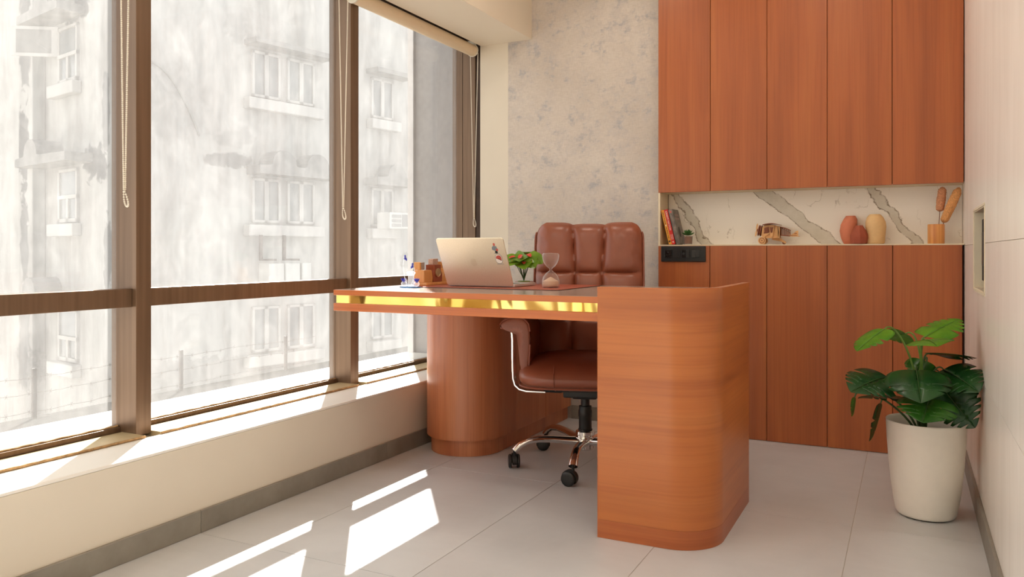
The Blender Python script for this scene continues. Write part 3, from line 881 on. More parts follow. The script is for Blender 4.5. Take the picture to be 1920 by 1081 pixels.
# switch plate
sw = thing('switch_plate', 'black modular switch and socket plate on the first base cabinet door', 'switch plate', (-1.004, CF, 0.85))
SY = CF - .0085
build(MB().prism(rrect(-1.116, -0.892, 0.851, 0.929, .004), CF - .008, CF - .0002, lambda u, v, w: (u, w, v)), 'plate', 'black', sw, bevel=.002)
def mod(x0, x1, z0, z1, m='black_mod', nm='rocker'):
    return build(MB().box(x0, x1, CF - .0115, CF - .0075, z0, z1), nm, m, sw, bevel=.001)
so = mod(-1.096, -1.062, 0.872, 0.910, 'black_gloss', 'socket')
for px, pz, r in ((-1.079, .899, .004), (-1.086, .886, .003), (-1.072, .886, .003)):
    build(MB().cyl((px, CF - .0125, pz), (px, CF - .011, pz), r, 12), 'pin_hole', 'gasket', so)
mod(-1.054, -1.018, 0.872, 0.910)
s2 = mod(-1.010, -0.990, 0.872, 0.910, 'black_gloss', 'socket')
build(MB().cyl((-1.000, CF - .0125, .891), (-1.000, CF - .011, .891), .007, 12), 'pin_hole', 'gasket', s2)
mod(-0.988, -0.972, 0.872, 0.910)
mod(-0.960, -0.942, 0.872, 0.910, 'black_gloss')
mod(-0.940, -0.922, 0.872, 0.910)

# recessed electrical box in the right wall
eb = thing('recessed_panel', 'black control panel recessed in a white frame in the tiled wall', 'wall panel', (XR + .1, 3.115, RZ0))
fw = .006
mb = MB()
mb.box(XR - .003, XR - .0003, RY0 - fw, RY1 + fw, RZ1 - .002, RZ1 + fw).box(XR - .003, XR - .0003, RY0 - fw, RY1 + fw, RZ0 - fw, RZ0 + .002)
mb.box(XR - .003, XR - .0003, RY1 - .002, RY1 + fw, RZ0, RZ1).box(XR - .003, XR - .0003, RY0 - fw, RY0 + .002, RZ0, RZ1)
build(mb, 'frame', 'recess', eb)
mb = MB().box(XR - .0002, XR + .118, RY1 - .006, RY1 - .0005, RZ0, RZ1).box(XR - .0002, XR + .118, RY0 + .0005, RY0 + .006, RZ0, RZ1)
mb.box(XR - .0002, XR + .118, RY0 + .006, RY1 - .006, RZ0 + .0005, RZ0 + .006).box(XR - .0002, XR + .118, RY0 + .006, RY1 - .006, RZ1 - .006, RZ1 - .0005).box(XR + .112, XR + .119, RY0, RY1, RZ0, RZ1)
build(mb, 'lining', 'recess', eb)
build(MB().box(XR + .024, XR + .11, RY0 + .03, RY1 - .012, RZ0 + .030, RZ1 - .030), 'control_box', 'gasket', eb, bevel=.003)
for i in range(5):
    build(MB().box(XR + .0195, XR + .026, 2.93 + i * .075, 2.985 + i * .075, .85, .97), 'switch', 'black', eb, bevel=.002)

# ================================================================== DESK
dk = thing('executive_desk', 'teak executive desk with grey top, gold mirror strip and curved end panel', 'desk', (-1.3, 2.8, 0))
DX0, DX1, DY0, DY1 = -1.974, -0.539, 2.400, 3.215
def desk_plan(o):
    pts = [(DX0 + o, DY1), (DX0 + o, DY0 + o), (-.66, DY0 + o)]
    r = .145 - .0235
    for i in range(13):
        a = -pi / 2 + (pi / 2) * i / 12
        x_, y_ = -.66 + r * cos(a), 2.493 + r * sin(a)
        if y_ > DY0 + o + .002: pts.append((x_, y_))
    return pts + [(-.5385, 2.922), (-.70, DY1)]
DXF = -.602
build(MB().prism(desk_plan(.002), .7345, .7532), 'top_slab', 'wood_edge', dk)
build(MB().prism(desk_plan(.004), .7532, .7560), 'laminate_top', 'lamin', dk, bevel=.0006, seg=1)
build(MB().box(DX0, DXF, DY0, DY0 + .02, .7345, .7552).box(DX0, DX0 + .02, DY0 + .02, DY1, .7345, .7552), 'upper_edge_band', 'wood_edge', dk, bevel=.0015)
build(MB().box(DX0, DXF, DY0, DY0 + .02, .675, .7045).box(DX0, DX0 + .02, DY0 + .02, DY1, .675, .7045), 'lower_edge_band', 'wood_edge', dk, bevel=.0015)
build(MB().prism(desk_plan(.02), .675, .7344), 'core', 'wood_ped', dk)
build(MB().box(DX0 + .008, DXF, DY0 + .008, DY0 + .019, .7047, .7343).box(DX0 + .008, DX0 + .019, DY0 + .019, DY1, .7047, .7343), 'gold_strip', 'gold', dk)
# curved end panel
def panel_path(off, n=18):
    r = .145 - off
    pts = [(-.876, 2.348 + off), (-.66, 2.348 + off)]
    for i in range(1, n):
        a = -pi / 2 + (pi / 2) * i / n
        pts.append((-.66 + r * cos(a), 2.493 + r * sin(a)))
    pts += [(-.515 - off, 2.493), (-.515 - off, 2.926)]
    return pts
def panel(z0, z1, o=0.0, th=.022):
    return MB().prism(panel_path(o) + list(reversed(panel_path(th))), z0, z1)
build(panel(.058, .787), 'curved_panel', 'wood_desk', dk, smooth=True, ang=30)
build(panel(.0005, .0575), 'panel_skirting', wood('teak_panel_skirting', lin(154, 78, 38), lin(182, 100, 50), lin(194, 116, 60), 'h', 0.36, rand=0), dk, smooth=True, ang=30)
build(panel(.7872, .790, -.0005, .0225), 'panel_top_edge', 'wood_edge', dk, smooth=True, ang=30)
build(MB().box(-.8785, -.8762, 2.3478, 2.3705, .0005, .790), 'panel_end_edge', 'wood_edge', dk)

# side cabinet: round front end, running to the back wall
sc = thing('side_cabinet', 'round ended teak side cabinet supporting the window end of the desk', 'cabinet', (-1.815, 3.5, 0))
def stadium(cx_, cy_, r, y1, n=24):
    pts = [(cx_ + r, y1), (cx_ - r, y1)]
    for i in range(n + 1):
        a = pi + pi * i / n
        pts.append((cx_ + r * cos(a), cy_ + r * sin(a)))
    return pts
build(MB().prism(stadium(-1.815, 3.155, .186, 3.29), .0725, .6745), 'round_end', 'wood_ped', sc, smooth=True, ang=30)
build(MB().prism(stadium(-1.815, 3.155, .166, 3.95), .0005, .072), 'plinth', 'wood_ped', sc, smooth=True, ang=30)
build(MB().box(-2.001, -1.648, 3.291, 3.95, .0725, .6745), 'body', 'carcass', sc)
for a, b in ((3.2925, 3.617), (3.620, 3.948)):
    build(MB().box(-1.647, -1.629, a, b, .0725, .673), 'door', 'wood_ped', sc, bevel=.001, seg=1)

# ================================================================== OFFICE CHAIR  (local: front = -y)
ch = thing('office_chair', 'tan leather high back office chair with chrome star base behind the desk', 'chair', (-1.22, 3.115, 0), radians(18))
SZ = .43
def seat_fn(hw, hd, z0, z1, cy_=0.0):
    def fn(u, v):
        a = 2 * pi * u
        ph = -pi / 2 + pi * v
        e = .42
        sg = lambda x, p: math.copysign(abs(x) ** p, x)
        r = abs(cos(ph)) ** .5
        x = hw * r * sg(cos(a), e); y = hd * r * sg(sin(a), e)
        zc, hz = (z0 + z1) / 2, (z1 - z0) / 2
        z = zc + hz * sg(sin(ph), .75)
        if z > zc:
            z += .018 * (1 - (x / hw) ** 2) * (1 - (y / hd) ** 2)
            z -= .012 * max(0, (-y / hd)) ** 3
        return (x, y + cy_, z)
    return fn
build(MB().grid(seat_fn(.262, .255, .343, .463, -.03), 56, 22, True), 'seat', 'leather', ch, smooth=True, ang=80)
# seat seams: piping round the lower rim and two seams over the front
pip = []
for i in range(64):
    a = 2 * pi * i / 64
    sg = lambda x, p: math.copysign(abs(x) ** p, x)
    pip.append((.258 * sg(cos(a), .42), .251 * sg(sin(a), .42) - .03, .366))
build(MB().tube(pip, .0042, 6, closed=True), 'seat_piping', 'piping', ch, smooth=True)
for sx in (-.105, .105):
    pts = [(sx, -.03 - .2555 * abs(cos(ph)) ** .5 * 1.0, .403 + .060 * math.copysign(abs(sin(ph)) ** .75, sin(ph)) + (0.006 if ph > 0 else 0)) for ph in [radians(-60 + 10 * i) for i in range(11)]]
    build(MB().tube(pts, .0022, 6), 'seat_seam', 'piping', ch, smooth=True)
build(MB().box(-.16, .16, -.16, .13, .334, .350), 'seat_pan', 'black', ch, bevel=.006)
# back: three puffed columns, seams at two heights
BW, BZ0, BZ1 = .243, .40, 1.022
def back_half(z):
    t_ = (z - BZ0) / (BZ1 - BZ0)
    return BW * (1.0 + .02 * (1 - t_))
def back_fn(front):
    def fn(u, v):
        s = 2 * u - 1
        z = BZ0 + (BZ1 - BZ0) * v
        hw = back_half(z)
        # rounded top corners
        cr = .06
        top = BZ1 - z
        inset = 0.0
        if top < cr:
            inset = cr - sqrt(max(0, cr * cr - (cr - top) ** 2))
        hw2 = hw - inset * .8
        x = s * hw2
        lean = .115 + .155 * v + .02 * sin(pi * v)
        edge = max(0, 1 - abs(s) ** 6) ** .5 * max(0, 1 - abs(2 * v - 1) ** 14) ** .5
        if not front:
            return (x, lean + .02 + .035 * edge, z)
        xa = x / hw
        ca = .245 + .06 * max(0, (v - .655) / .345) + .05 * max(0, (.655 - v) / .655)
        # columns
        if abs(xa) < ca:
            k = xa / ca; bul = (1 - abs(k) ** 3.0)
            amp = .034
        else:
            k = (abs(xa) - (1 + ca) / 2) / ((1 - ca) / 2); bul = max(0, 1 - abs(k) ** 3.0)
            amp = .040
        rb = (0.0, .33, .655, 1.0)
        rowb = 1.0
        for a_, b_ in zip(rb, rb[1:]):
            if a_ <= v <= b_:
                kk = (2 * v - a_ - b_) / (b_ - a_)
                rowb = max(0, 1 - abs(kk) ** 6.0)
        wr = .0016 * sin(95 * z + 14 * xa) * (abs(xa) > .8)
        d = .012 + amp * (bul ** .6) * (.35 + .65 * rowb ** .6)
        z2 = z
        if v > .93:
            z2 = z + (.007 if abs(xa) < ca else .014) * (v - .93) / .07 * bul ** .5
        return (x, lean + .02 - (d * edge + .012 * edge) + wr, z2)
    return fn
mb = MB()
NU, NV = 72, 90
mb.grid(back_fn(True), NU, NV)
mb.grid(back_fn(False), NU, NV)
w_ = NU + 1
o2 = (NU + 1) * (NV + 1)
for j in range(NV):
    mb.f.append((j * w_, (j + 1) * w_, o2 + (j + 1) * w_, o2 + j * w_))
    mb.f.append((j * w_ + NU, o2 + j * w_ + NU, o2 + (j + 1) * w_ + NU, (j + 1) * w_ + NU))
for i in range(NU):
    mb.f.append((i, o2 + i, o2 + i + 1, i + 1))
    mb.f.append((NV * w_ + i, NV * w_ + i + 1, o2 + NV * w_ + i + 1, o2 + NV * w_ + i))
build(mb, 'backrest', 'leather', ch, smooth=True, ang=75)
for sgn in (-1, 1):
    pts = []
    for i in range(40):
        v_ = .02 + .93 * i / 39
        p = back_fn(False)(.5 + .5 * sgn, v_)
        pts.append((p[0] + sgn * .002, p[1] - .006, p[2]))
    build(MB().tube(pts, .0045, 6), 'back_piping', 'piping', ch, smooth=True)
# arms
arm_prof = [(.212, .405), (.206, .53), (.206, .585), (.212, .618), (.232, .638), (.262, .645), (.295, .640), (.322, .628), (.335, .612), (.330, .597), (.312, .594),
            (.286, .602), (.268, .596), (.256, .575), (.252, .53), (.252, .405)]
for sgn in (-1, 1):
    mb = MB()
    secs = [(-.208, .86), (-.203, .95), (-.188, 1.0), (-.05, 1.0), (.10, 1.0), (.19, .97), (.205, .85)]
    cxp, czp = .250, .52
    ids = []
    for y, k in secs:
        row = []
        for (px, pz) in arm_prof:
            row.append(len(mb.v)); mb.v.append((sgn * (cxp + (px - cxp) * k), y, czp + (pz - czp) * k - .02 * max(0, (y - .05)) / .15))
        ids.append(row)
    n_ = len(arm_prof)
    for A, B in zip(ids, ids[1:]):
        for i in range(n_):
            mb.f.append((A[i], A[(i + 1) % n_], B[(i + 1) % n_], B[i]))
    mb.f.append(tuple(reversed(ids[0]))); mb.f.append(tuple(ids[-1]))
    ar = build(mb, 'armrest', 'leather', ch, smooth=True, sub=2)
    build(MB().tube([(sgn * (cxp + (px - cxp) * .95), -.203, czp + (pz - czp) * .95) for px, pz in arm_prof[:13]], .0035, 6), 'arm_piping', 'piping', ar, smooth=True)
    # chrome strap from under the pad, down and under the seat
    path = [(.318, .600), (.302, .596), (.292, .585), (.288, .565)] + [(.286, .54 - .04 * i) for i in range(3)] + [(.285, .420), (.284, .385), (.276, .358), (.258, .342), (.23, .335), (.15, .333)]
    mb = MB()
    mb.tube([(sgn * px, -.135, pz) for px, pz in path], .006, 10, flat=3.2 if False else 1.0)
    vs_ = []
    st = MB()
    for k, (px, pz) in enumerate(path):
        a_ = path[max(0, k - 1)]; b_ = path[min(len(path) - 1, k + 1)]
        dx_, dz_ = b_[0] - a_[0], b_[1] - a_[1]
        L_ = sqrt(dx_ * dx_ + dz_ * dz_); nx, nz_ = -dz_ / L_ * .0042, dx_ / L_ * .0042
        for yy, s_ in ((-.165, 1), (-.105, 1), (-.105, -1), (-.165, -1)):
            st.v.append((sgn * (px + nx * s_), yy, pz + nz_ * s_))
    for k in range(len(path) - 1):
        for i in range(4):
            j = (i + 1) % 4
            st.f.append((4 * k + i, 4 * k + j, 4 * k + 4 + j, 4 * k + 4 + i))
    st.f.append((3, 2, 1, 0)); q = 4 * (len(path) - 1); st.f.append((q, q + 1, q + 2, q + 3))
    build(st, 'arm_frame', 'chrome', ch, smooth=True, bevel=.002, ang=50)
# mechanism, lever, gas lift
build(MB().box(-.085, .085, -.10, .10, .300, .333).box(-.05, .05, -.06, .06, .288, .302), 'tilt_mechanism', 'black', ch, bevel=.006)
lv = build(MB().tube([(-.06, -.03, .322), (-.085, -.03, .318), (-.10, -.03, .312), (-.22, -.03, .314)], .0045, 8), 'lever', 'black', ch, smooth=True)
build(MB().tube([(-.20, -.03, .314), (-.215, -.03, .315), (-.255, -.03, .321), (-.262, -.03, .322)], [.006, .009, .008, .004], 10, flat=.7), 'lever_grip', 'black_gloss', lv, smooth=True)
build(MB().lathe([(0, .15), (.030, .15), (.030, .155), (.027, .157), (.027, .205), (.029, .208), (.029, .232), (.0265, .24), (.0265, .252), (.0185, .254), (.0185, .290), (0, .290)], 24), 'gas_lift', 'black', ch, smooth=True)
build(MB().lathe([(0, .068), (.030, .068), (.036, .075), (.036, .128), (.040, .132), (.040, .146), (.032, .150), (0, .150)], 28), 'hub', 'chrome', ch, smooth=True)
# star base with twin wheel casters
for k, (ang_, tw) in enumerate(((-95.5, 70), (-162, 15), (129, 95), (57, 195), (-23, -65))):
    a = radians(ang_)
    d = Vector((cos(a), sin(a), 0))
    pts = [d * r + Vector((0, 0, z)) for r, z in ((.025, .104), (.08, .110), (.14, .117), (.20, .119), (.245, .114), (.280, .098), (.303, .075))]
    lg = build(MB().tube(pts, [.024, .0205, .0185, .0175, .0175, .018, .0185], 14, flat=.8), 'base_leg', 'chrome', ch, smooth=True)
    c = d * .303
    sd = Vector((cos(radians(tw)), sin(radians(tw)), 0))         # axle direction
    fw_ = Vector((-sd.y, sd.x, 0))
    cc = c + fw_ * .014
    mb = MB()
    mb.cyl((c.x, c.y, .050), (c.x, c.y, .080), .006, 12)
    hoodp = []
    n_ = 14
    for i in range(n_ + 1):
        an = radians(-20 + 220 * i / n_)
        hoodp.append((cos(an) * .0315, sin(an) * .0315))
    hoodp += [(-.018, -.004), (.018, -.004)]
    mb.prism(hoodp, -.010, .010, lambda u, v, w: tuple(cc + fw_ * u + sd * w + Vector((0, 0, .030 + v))))
    cs = build(mb, 'caster', 'black', ch, smooth=True)
    for s_ in (-1, 1):
        p0 = cc + sd * (.0115 * s_) + Vector((0, 0, .0285)); p1 = cc + sd * (.024 * s_) + Vector((0, 0, .0285))
        axm = (p1 - p0).to_track_quat('Z', 'Y').to_matrix()
        L_ = (p1 - p0).length
        build(MB().lathe([(0, 0), (.0265, 0), (.0285, .002), (.0285, L_ - .004), (.025, L_ - .001), (.018, L_), (0, L_)], 24, p0, axm), 'wheel', 'black', cs, smooth=True)

# ================================================================== THINGS ON THE DESK
DT = .7562
mat_ = thing('desk_mat', 'reddish brown leatherette desk mat under the laptop', 'desk mat', (-1.52, 2.93, DT))
build(MB().prism(rrect(-1.885, -1.165, 2.700, 3.170, .03), DT, DT + .0016), 'underside', 'mat_edge', mat_)
build(MB().prism(rrect(-1.884, -1.166, 2.701, 3.169, .03), DT + .0016, DT + .0028), 'surface', 'mat', mat_)
MT = DT + .0030

# laptop
lp = thing('laptop', 'open aluminium laptop seen from behind with two stickers on its lid', 'laptop', (-1.553, 2.80, MT))
LX0, LX1, LY = -1.706, -1.400, 2.800
build(MB().prism(rrect(LX0, LX1, LY + .004, LY + .214, .012), MT + .0015, MT + .0125), 'base', 'alu_light', lp, bevel=.0015)
build(MB().box(LX0 + .03, LX1 - .03, LY + .035, LY + .115, MT + .0125, MT + .0132), 'keyboard', 'key', lp)
build(MB().box(-1.603, -1.503, LY + .125, LY + .200, MT + .0124, MT + .0130), 'trackpad', 'alu', lp)
for fx in (LX0 + .03, LX1 - .03):
    for fy in (LY + .03, LY + .19):
        build(MB().cyl((fx, fy, MT), (fx, fy, MT + .0016), .008, 12), 'rubber_foot', 'black', lp)
tilt = radians(26.0)
lu = Vector((0, -sin(tilt), cos(tilt)))      # up along the lid
ln = Vector((0, -cos(tilt), -sin(tilt)))     # out of the lid's back (towards the camera, slightly down)
L0 = Vector((0, LY + .003, MT + .006))
def lid(u, v, w):
    p = L0 + lu * v + ln * w
    return (u, p.y, p.z)
LH = .213
build(MB().prism(rrect(LX0, LX1, 0, LH, .012), 0.0, .0055, lid), 'lid', 'alu', lp, bevel=.0018, smooth=True, ang=50)
build(MB().prism(rrect(LX0 + .004, LX1 - .004, .008, LH - .004, .008), -.0006, .0002, lid), 'screen', 'screen', lp)
build(MB().cyl((LX0 + .03, LY + .006, MT + .0095), (LX1 - .03, LY + .006, MT + .0095), .0045, 12), 'hinge', 'black', lp, smooth=True)
# polished fruit mark: body with a bite, and a leaf
bx, bz = -1.553, .108
pts = []
for i in range(40):
    a = 2 * pi * i / 40
    r = .0165 * (1 + .10 * cos(2 * a + pi) - .06 * sin(a)) - .003 * math.exp(-((a - pi / 2) / .25) ** 2) - .002 * math.exp(-((a - 1.5 * pi) / .25) ** 2)
    bite = Vector((.019, .002)); p = Vector((r * cos(a), r * sin(a)))
    dd = (p - bite).length
    if dd < .0085:
        p = bite + (p - bite).normalized() * .0085 if p.x < .012 else p * .72
    pts.append((bx + p.x, bz + p.y))
build(MB().prism(pts, .0054, .0058, lid).prism([(bx + .001, bz + .019), (bx + .006, bz + .021), (bx + .008, bz + .027), (bx + .003, bz + .025)], .0054, .0058, lid), 'logo', 'logo', lp)
def stick(name, m, poly, w=.0060):
    return build(MB().prism(poly, .0054, w, lid), name, m, lp)
sx0, sz0 = LX1 - .045, .163
st1 = stick('sticker', 'st_grey', [(sx0 - .013, sz0), (sx0 - .012, sz0 + .010), (sx0 - .004, sz0 + .017), (sx0 + .008, sz0 + .014), (sx0 + .011, sz0 + .003), (sx0 + .004, sz0 - .006), (sx0 - .006, sz0 - .004)])
build(MB().prism(rrect(sx0 - .004, sx0 + .004, sz0 + .016, sz0 + .028, .003), .0055, .0062, lid), 'patch', 'st_red', st1)
build(MB().prism(rrect(sx0 + .004, sx0 + .013, sz0 - .006, sz0 + .004, .003), .0055, .0063, lid), 'patch', 'st_red', st1)
build(MB().prism(rrect(sx0 - .002, sx0 + .009, sz0 - .016, sz0 - .006, .002), .0055, .0062, lid), 'patch', 'st_black', st1)
build(MB().box(0, 0, 0, 0, 0, 0) if False else MB().prism([(sx0 - .008, sz0 - .0175), (sx0 + .016, sz0 - .0175), (sx0 + .016, sz0 - .0165), (sx0 - .008, sz0 - .0165)], .0055, .0060, lid), 'patch', 'st_grey', st1)
sx1, sz1 = LX1 - .037, .122
build(MB().prism(rrect(sx1 - .0152, sx1 + .0152, sz1 - .0202, sz1 + .0202, .0136), .0053, .0057, lid), 'sticker_rim', 'st_black', lp)
st2 = build(MB().prism(rrect(sx1 - .014, sx1 + .014, sz1 - .019, sz1 + .019, .0125), .0054, .0059, lid), 'sticker', 'st_white', lp)
build(MB().prism([(sx1 - .0115, sz1 + .002)] + [(sx1 + .0115 * cos(a), sz1 + .006 + .010 * sin(a)) for a in [pi * (1 - i / 10) for i in range(11)]][0:11] + [(sx1 + .0115, sz1 - .006)], .0058, .0062, lid), 'patch', 'st_red', st2)
build(MB().prism([(sx1 - .004, sz1 + .001), (sx1 + .011, sz1 - .008), (sx1 + .011, sz1 - .006), (sx1 + .0, sz1 + .002)], .0060, .0064, lid), 'patch', 'st_black', st2)
build(MB().prism([(sx1 - .012, sz1 - .0225), (sx1 + .017, sz1 - .0225), (sx1 + .017, sz1 - .0215), (sx1 - .012, sz1 - .0215)], .0055, .0059, lid), 'patch', 'st_grey', st2)

# hourglass
HGX, HGY = -1.262, 2.850
hg = thing('hourglass', 'clear glass hourglass with pink sand on the desk mat', 'hourglass', (HGX, HGY, MT))
prof = [(0, 0), (.029, 0), (.0335, .004), (.0345, .012), (.0335, .028), (.0295, .043), (.021, .055), (.010, .0635), (.0048, .069), (.0044, .072),
        (.0075, .077), (.017, .084), (.026, .096), (.0315, .110), (.0335, .124), (.0325, .132), (.029, .1355), (0, .1365)]
build(MB().lathe([(r, z + MT) for r, z in prof], 40, (HGX, HGY, 0)), 'glass_bulb', 'clear', hg, smooth=True)
inner = [(0, .003), (.028, .003), (.0318, .008), (.0325, .014), (.0312, .0265), (.022, .0305), (.010, .0385), (0, .0430)]
build(MB().lathe([(r, z + MT) for r, z in inner], 36, (HGX, HGY, 0)), 'sand', 'sand', hg, smooth=True, ang=60)

# small potted anthurium on a wooden coaster
AX, AY = -1.500, 3.100
an = thing('artificial_anthurium', 'small red flowered artificial anthurium behind the laptop', 'plant', (AX, AY, MT))
build(MB().lathe([(0, MT), (.040, MT), (.041, MT + .002), (.041, MT + .010), (.039, MT + .012), (0, MT + .012)], 28, (AX, AY, 0)), 'coaster', 'org_dark', an, smooth=True)
build(MB().lathe([(0, MT + .012), (.028, MT + .012), (.026, MT + .015), (0, MT + .016)], 20, (AX, AY, 0)), 'moss', 'stem', an, smooth=True)
def heart(L, W, notch=.18, n=22):
    """heart outline, stalk at the origin, tip along +u"""
    out = []
    for i in range(n + 1):
        k = i / n
        u_ = -notch * L * sin(pi * min(1, k * 2.2)) * (k < .4545) + (L * max(0, (k - .12) / .88) ** 1.15)
        w_ = W * .5 * sin(pi * k ** .62) ** .85
        out.append((u_, w_))
    return out
def leaf_mesh(B, T, nrm, W, fold=.18, droop=.12, slits=(), depth=.6, n=26, m=5, cup=0.0):
    """leaf blade from base B to tip T; slits are positions along the rib where the margin is cut in"""
    B, T, nrm = Vector(B), Vector(T), Vector(nrm)
    ax = T - B; L = ax.length; ax.normalize()
    sd = ax.cross(nrm).normalized(); up = sd.cross(ax).normalized()
    mb = MB()
    rows = []
    K = n * 2
    for side in (-1, 1):
        rws = []
        for i in range(K + 1):
            k = i / K
            w_ = W * .5 * max(0, sin(pi * k ** .60)) ** .72
            for s_ in slits:
                s2 = s_ + (.035 if side > 0 else 0)
                q = abs(k - s2) / .030
                if q < 1: w_ *= 1 - depth * (1 - q * q) ** .5
            ub = -.16 * L * sin(pi * min(1, k / .42)) if k < .42 else 0
            row = []
            for j in range(m + 1):
                g = j / m
                sw_ = .22 * L * g * g * (1 - k) * (1 if k > .25 else k / .25)     # lobes sweep to the tip
                u_ = k * L + ub * g + sw_
                v_ = side * w_ * g
                z_ = -droop * L * (u_ / L) ** 2 + fold * abs(v_) - cup * (v_ * v_) / max(W, 1e-4) + droop * L * (u_ / L)
                p = B + ax * u_ + sd * v_ + up * z_
                row.append(len(mb.v)); mb.v.append(tuple(p))
            rws.append(row)
        for A, C in zip(rws, rws[1:]):
            for j in range(m):
                mb.f.append((A[j], A[j + 1], C[j + 1], C[j]))
    return mb
random.seed(3)
ant = [(-.072, .0, .098, -.6), (-.050, -.03, .116, 0), (-.02, .02, .134, 0), (.01, -.035, .112, 0), (.035, .0, .128, .2), (.055, -.02, .102, .6), (.0, .03, .136, 0), (-.03, -.045, .100, -.3),
       (.030, -.045, .096, .3), (-.060, .03, .110, 0), (.045, .03, .120, 0), (-.008, -.01, .126, 0)]
for k, (ox, oy, oz, ro) in enumerate(ant):
    hd = Vector((AX + ox * .55, AY + oy * .55, MT + oz))
    pts = bez((AX, AY, MT + .014), (AX + ox * .12, AY + oy * .12, MT + .045), (AX + ox * .4, AY + oy * .4, MT + oz * .6), hd, 8)
    stm = build(MB().tube(pts, .0016, 6), 'stem', 'stem_dark', an, smooth=True)
    dirv = Vector((ox, oy - .02, -.012 - .014 * (k % 3))).normalized()
    tip = hd + dirv * .062
    b_ = build(leaf_mesh(hd - dirv * .006, tip, (0.0, -.75, 1), .070, droop=.22, n=10, m=3), 'leaf', 'ant_leaf2' if k == 0 else 'ant_leaf', an, smooth=True, ang=80)
    if k != 2:
        q0 = hd + dirv * .004 + Vector((0, -.004, .006))
        build(leaf_mesh(q0, q0 + dirv * .030 + Vector((0, -.004, .003)), (0, -.5, 1), .020, droop=.3, slits=(.5,), n=8, m=2), 'flower', 'ant_red', an, smooth=True, ang=80)

# wooden desk organiser (faces +x, long side along y)
OX0, OX1, OY0, OY1 = -1.866, -1.814, 2.790, 2.990
og = thing('desk_organiser', 'wooden desk organiser with clock block, photo and cards beside the laptop', 'desk organiser', (-1.84, 2.865, MT))
build(MB().box(OX0 - .004, OX1 + .012, OY0, OY1, MT, MT + .012), 'base', 'org_light', og, bevel=.002)
yz = lambda x0, x1: (lambda u, v, w: (x0 + (x1 - x0) * w, u, v))
z0 = MT + .0122
def block(poly, x0, x1, nm, m, par=og):
    return build(MB().prism([(y, z0 + z) for y, z in poly], 0, 1, yz(x0, x1)), nm, m, par, bevel=.0012, seg=1)
# left compartment (nearest the window corner) with a curved shoulder
block([(OY0, 0), (OY0 + .064, 0), (OY0 + .066, .02), (OY0 + .060, .045), (OY0 + .056, .052), (OY0, .052)], OX0, OX1, 'card_box', 'org_light')
block([(OY0, .0525), (OY0 + .012, .0525), (OY0 + .010, .084), (OY0, .086)], OX0, OX0 + .03, 'back_post', 'org_light')
block([(OY0 + .010, .053), (OY0 + .062, .053), (OY0 + .062, .085), (OY0 + .010, .085)], OX0 + .006, OX0 + .014, 'photo_card', 'photo')
cb = block([(OY0 + .068, 0), (OY0 + .135, 0), (OY0 + .137, .03), (OY0 + .126, .052), (OY0 + .126, .074), (OY0 + .072, .074), (OY0 + .072, .05), (OY0 + .066, .03)], OX0 + .012, OX1 + .004, 'clock_block', 'org_dark')
axx = Vector((1, 0, 0)).to_track_quat('Z', 'Y').to_matrix()
cf = build(MB().lathe([(0, 0), (.019, 0), (.019, .003), (.016, .004), (.015, .003), (0, .003)], 28, (OX1 + .0042, OY0 + .100, z0 + .040), axx), 'clock_face', 'brass', cb, smooth=True)
block([(OY0 + .080, .0745), (OY0 + .118, .0745), (OY0 + .120, .100), (OY0 + .080, .098)], OX0 + .020, OX0 + .045, 'card_stack', 'card')
block([(OY0 + .142, 0), (OY1 - .002, 0), (OY1 - .002, .06), (OY1 - .03, .056), (OY0 + .165, .045), (OY0 + .148, .024)], OX0 + .022, OX1, 'pen_box_front', 'org_light')
block([(OY0 + .142, 0), (OY1 - .002, 0), (OY1 - .002, .086), (OY0 + .142, .086)], OX0, OX0 + .02, 'pen_box', 'org_light')

# crystal ornament: blue plate, column, two swans with blue crests, two stalks with blue flowers
QX, QY = -1.806, 2.676
cr = thing('crystal_ornament', 'crystal swan ornament with cobalt blue flowers at the window end of the desk', 'ornament', (QX, QY, DT))
build(MB().prism([(QX + .048 * cos(2 * pi * i / 28), QY + .034 * sin(2 * pi * i / 28)) for i in range(28)], DT, DT + .004), 'mirror_base', 'blue_base', cr)
cz = DT + .004
build(MB().lathe([(0, cz), (.016, cz), (.013, cz + .012), (.011, cz + .03), (.012, cz + .044), (.018, cz + .053), (.019, cz + .057), (.012, cz + .061), (0, cz + .061)], 14, (QX + .002, QY, 0)), 'column', 'crystal', cr, smooth=True, ang=25)
for sgn, dyy in ((-1, .0), (1, -.004)):
    cx_ = QX + sgn * .031
    bd = build(MB().ball((cx_, QY + dyy, cz + .0105), .014, .010, .0105, 14, 8).tube(
        bez((cx_ - sgn * .008, QY + dyy, cz + .014), (cx_ - sgn * .018, QY + dyy, cz + .022), (cx_ - sgn * .012, QY + dyy, cz + .032), (cx_ - sgn * .004, QY + dyy, cz + .028), 8), .0026, 8), 'swan', 'crystal', cr, smooth=True)
    for j in range(6):
        a = -.9 + .36 * j
        p = Vector((cx_ + sgn * .002, QY + dyy, cz + .016))
        tip = p + Vector((sin(a) * .016, -.004 + .006 * (j % 2), .012 + .007 * cos(a)))
        build(MB().tube([p, (p + tip) / 2 + Vector((0, 0, .002)), tip], [.0025, .0034, .0006], 6), 'crest_feather', 'blue_glass', bd, smooth=True)
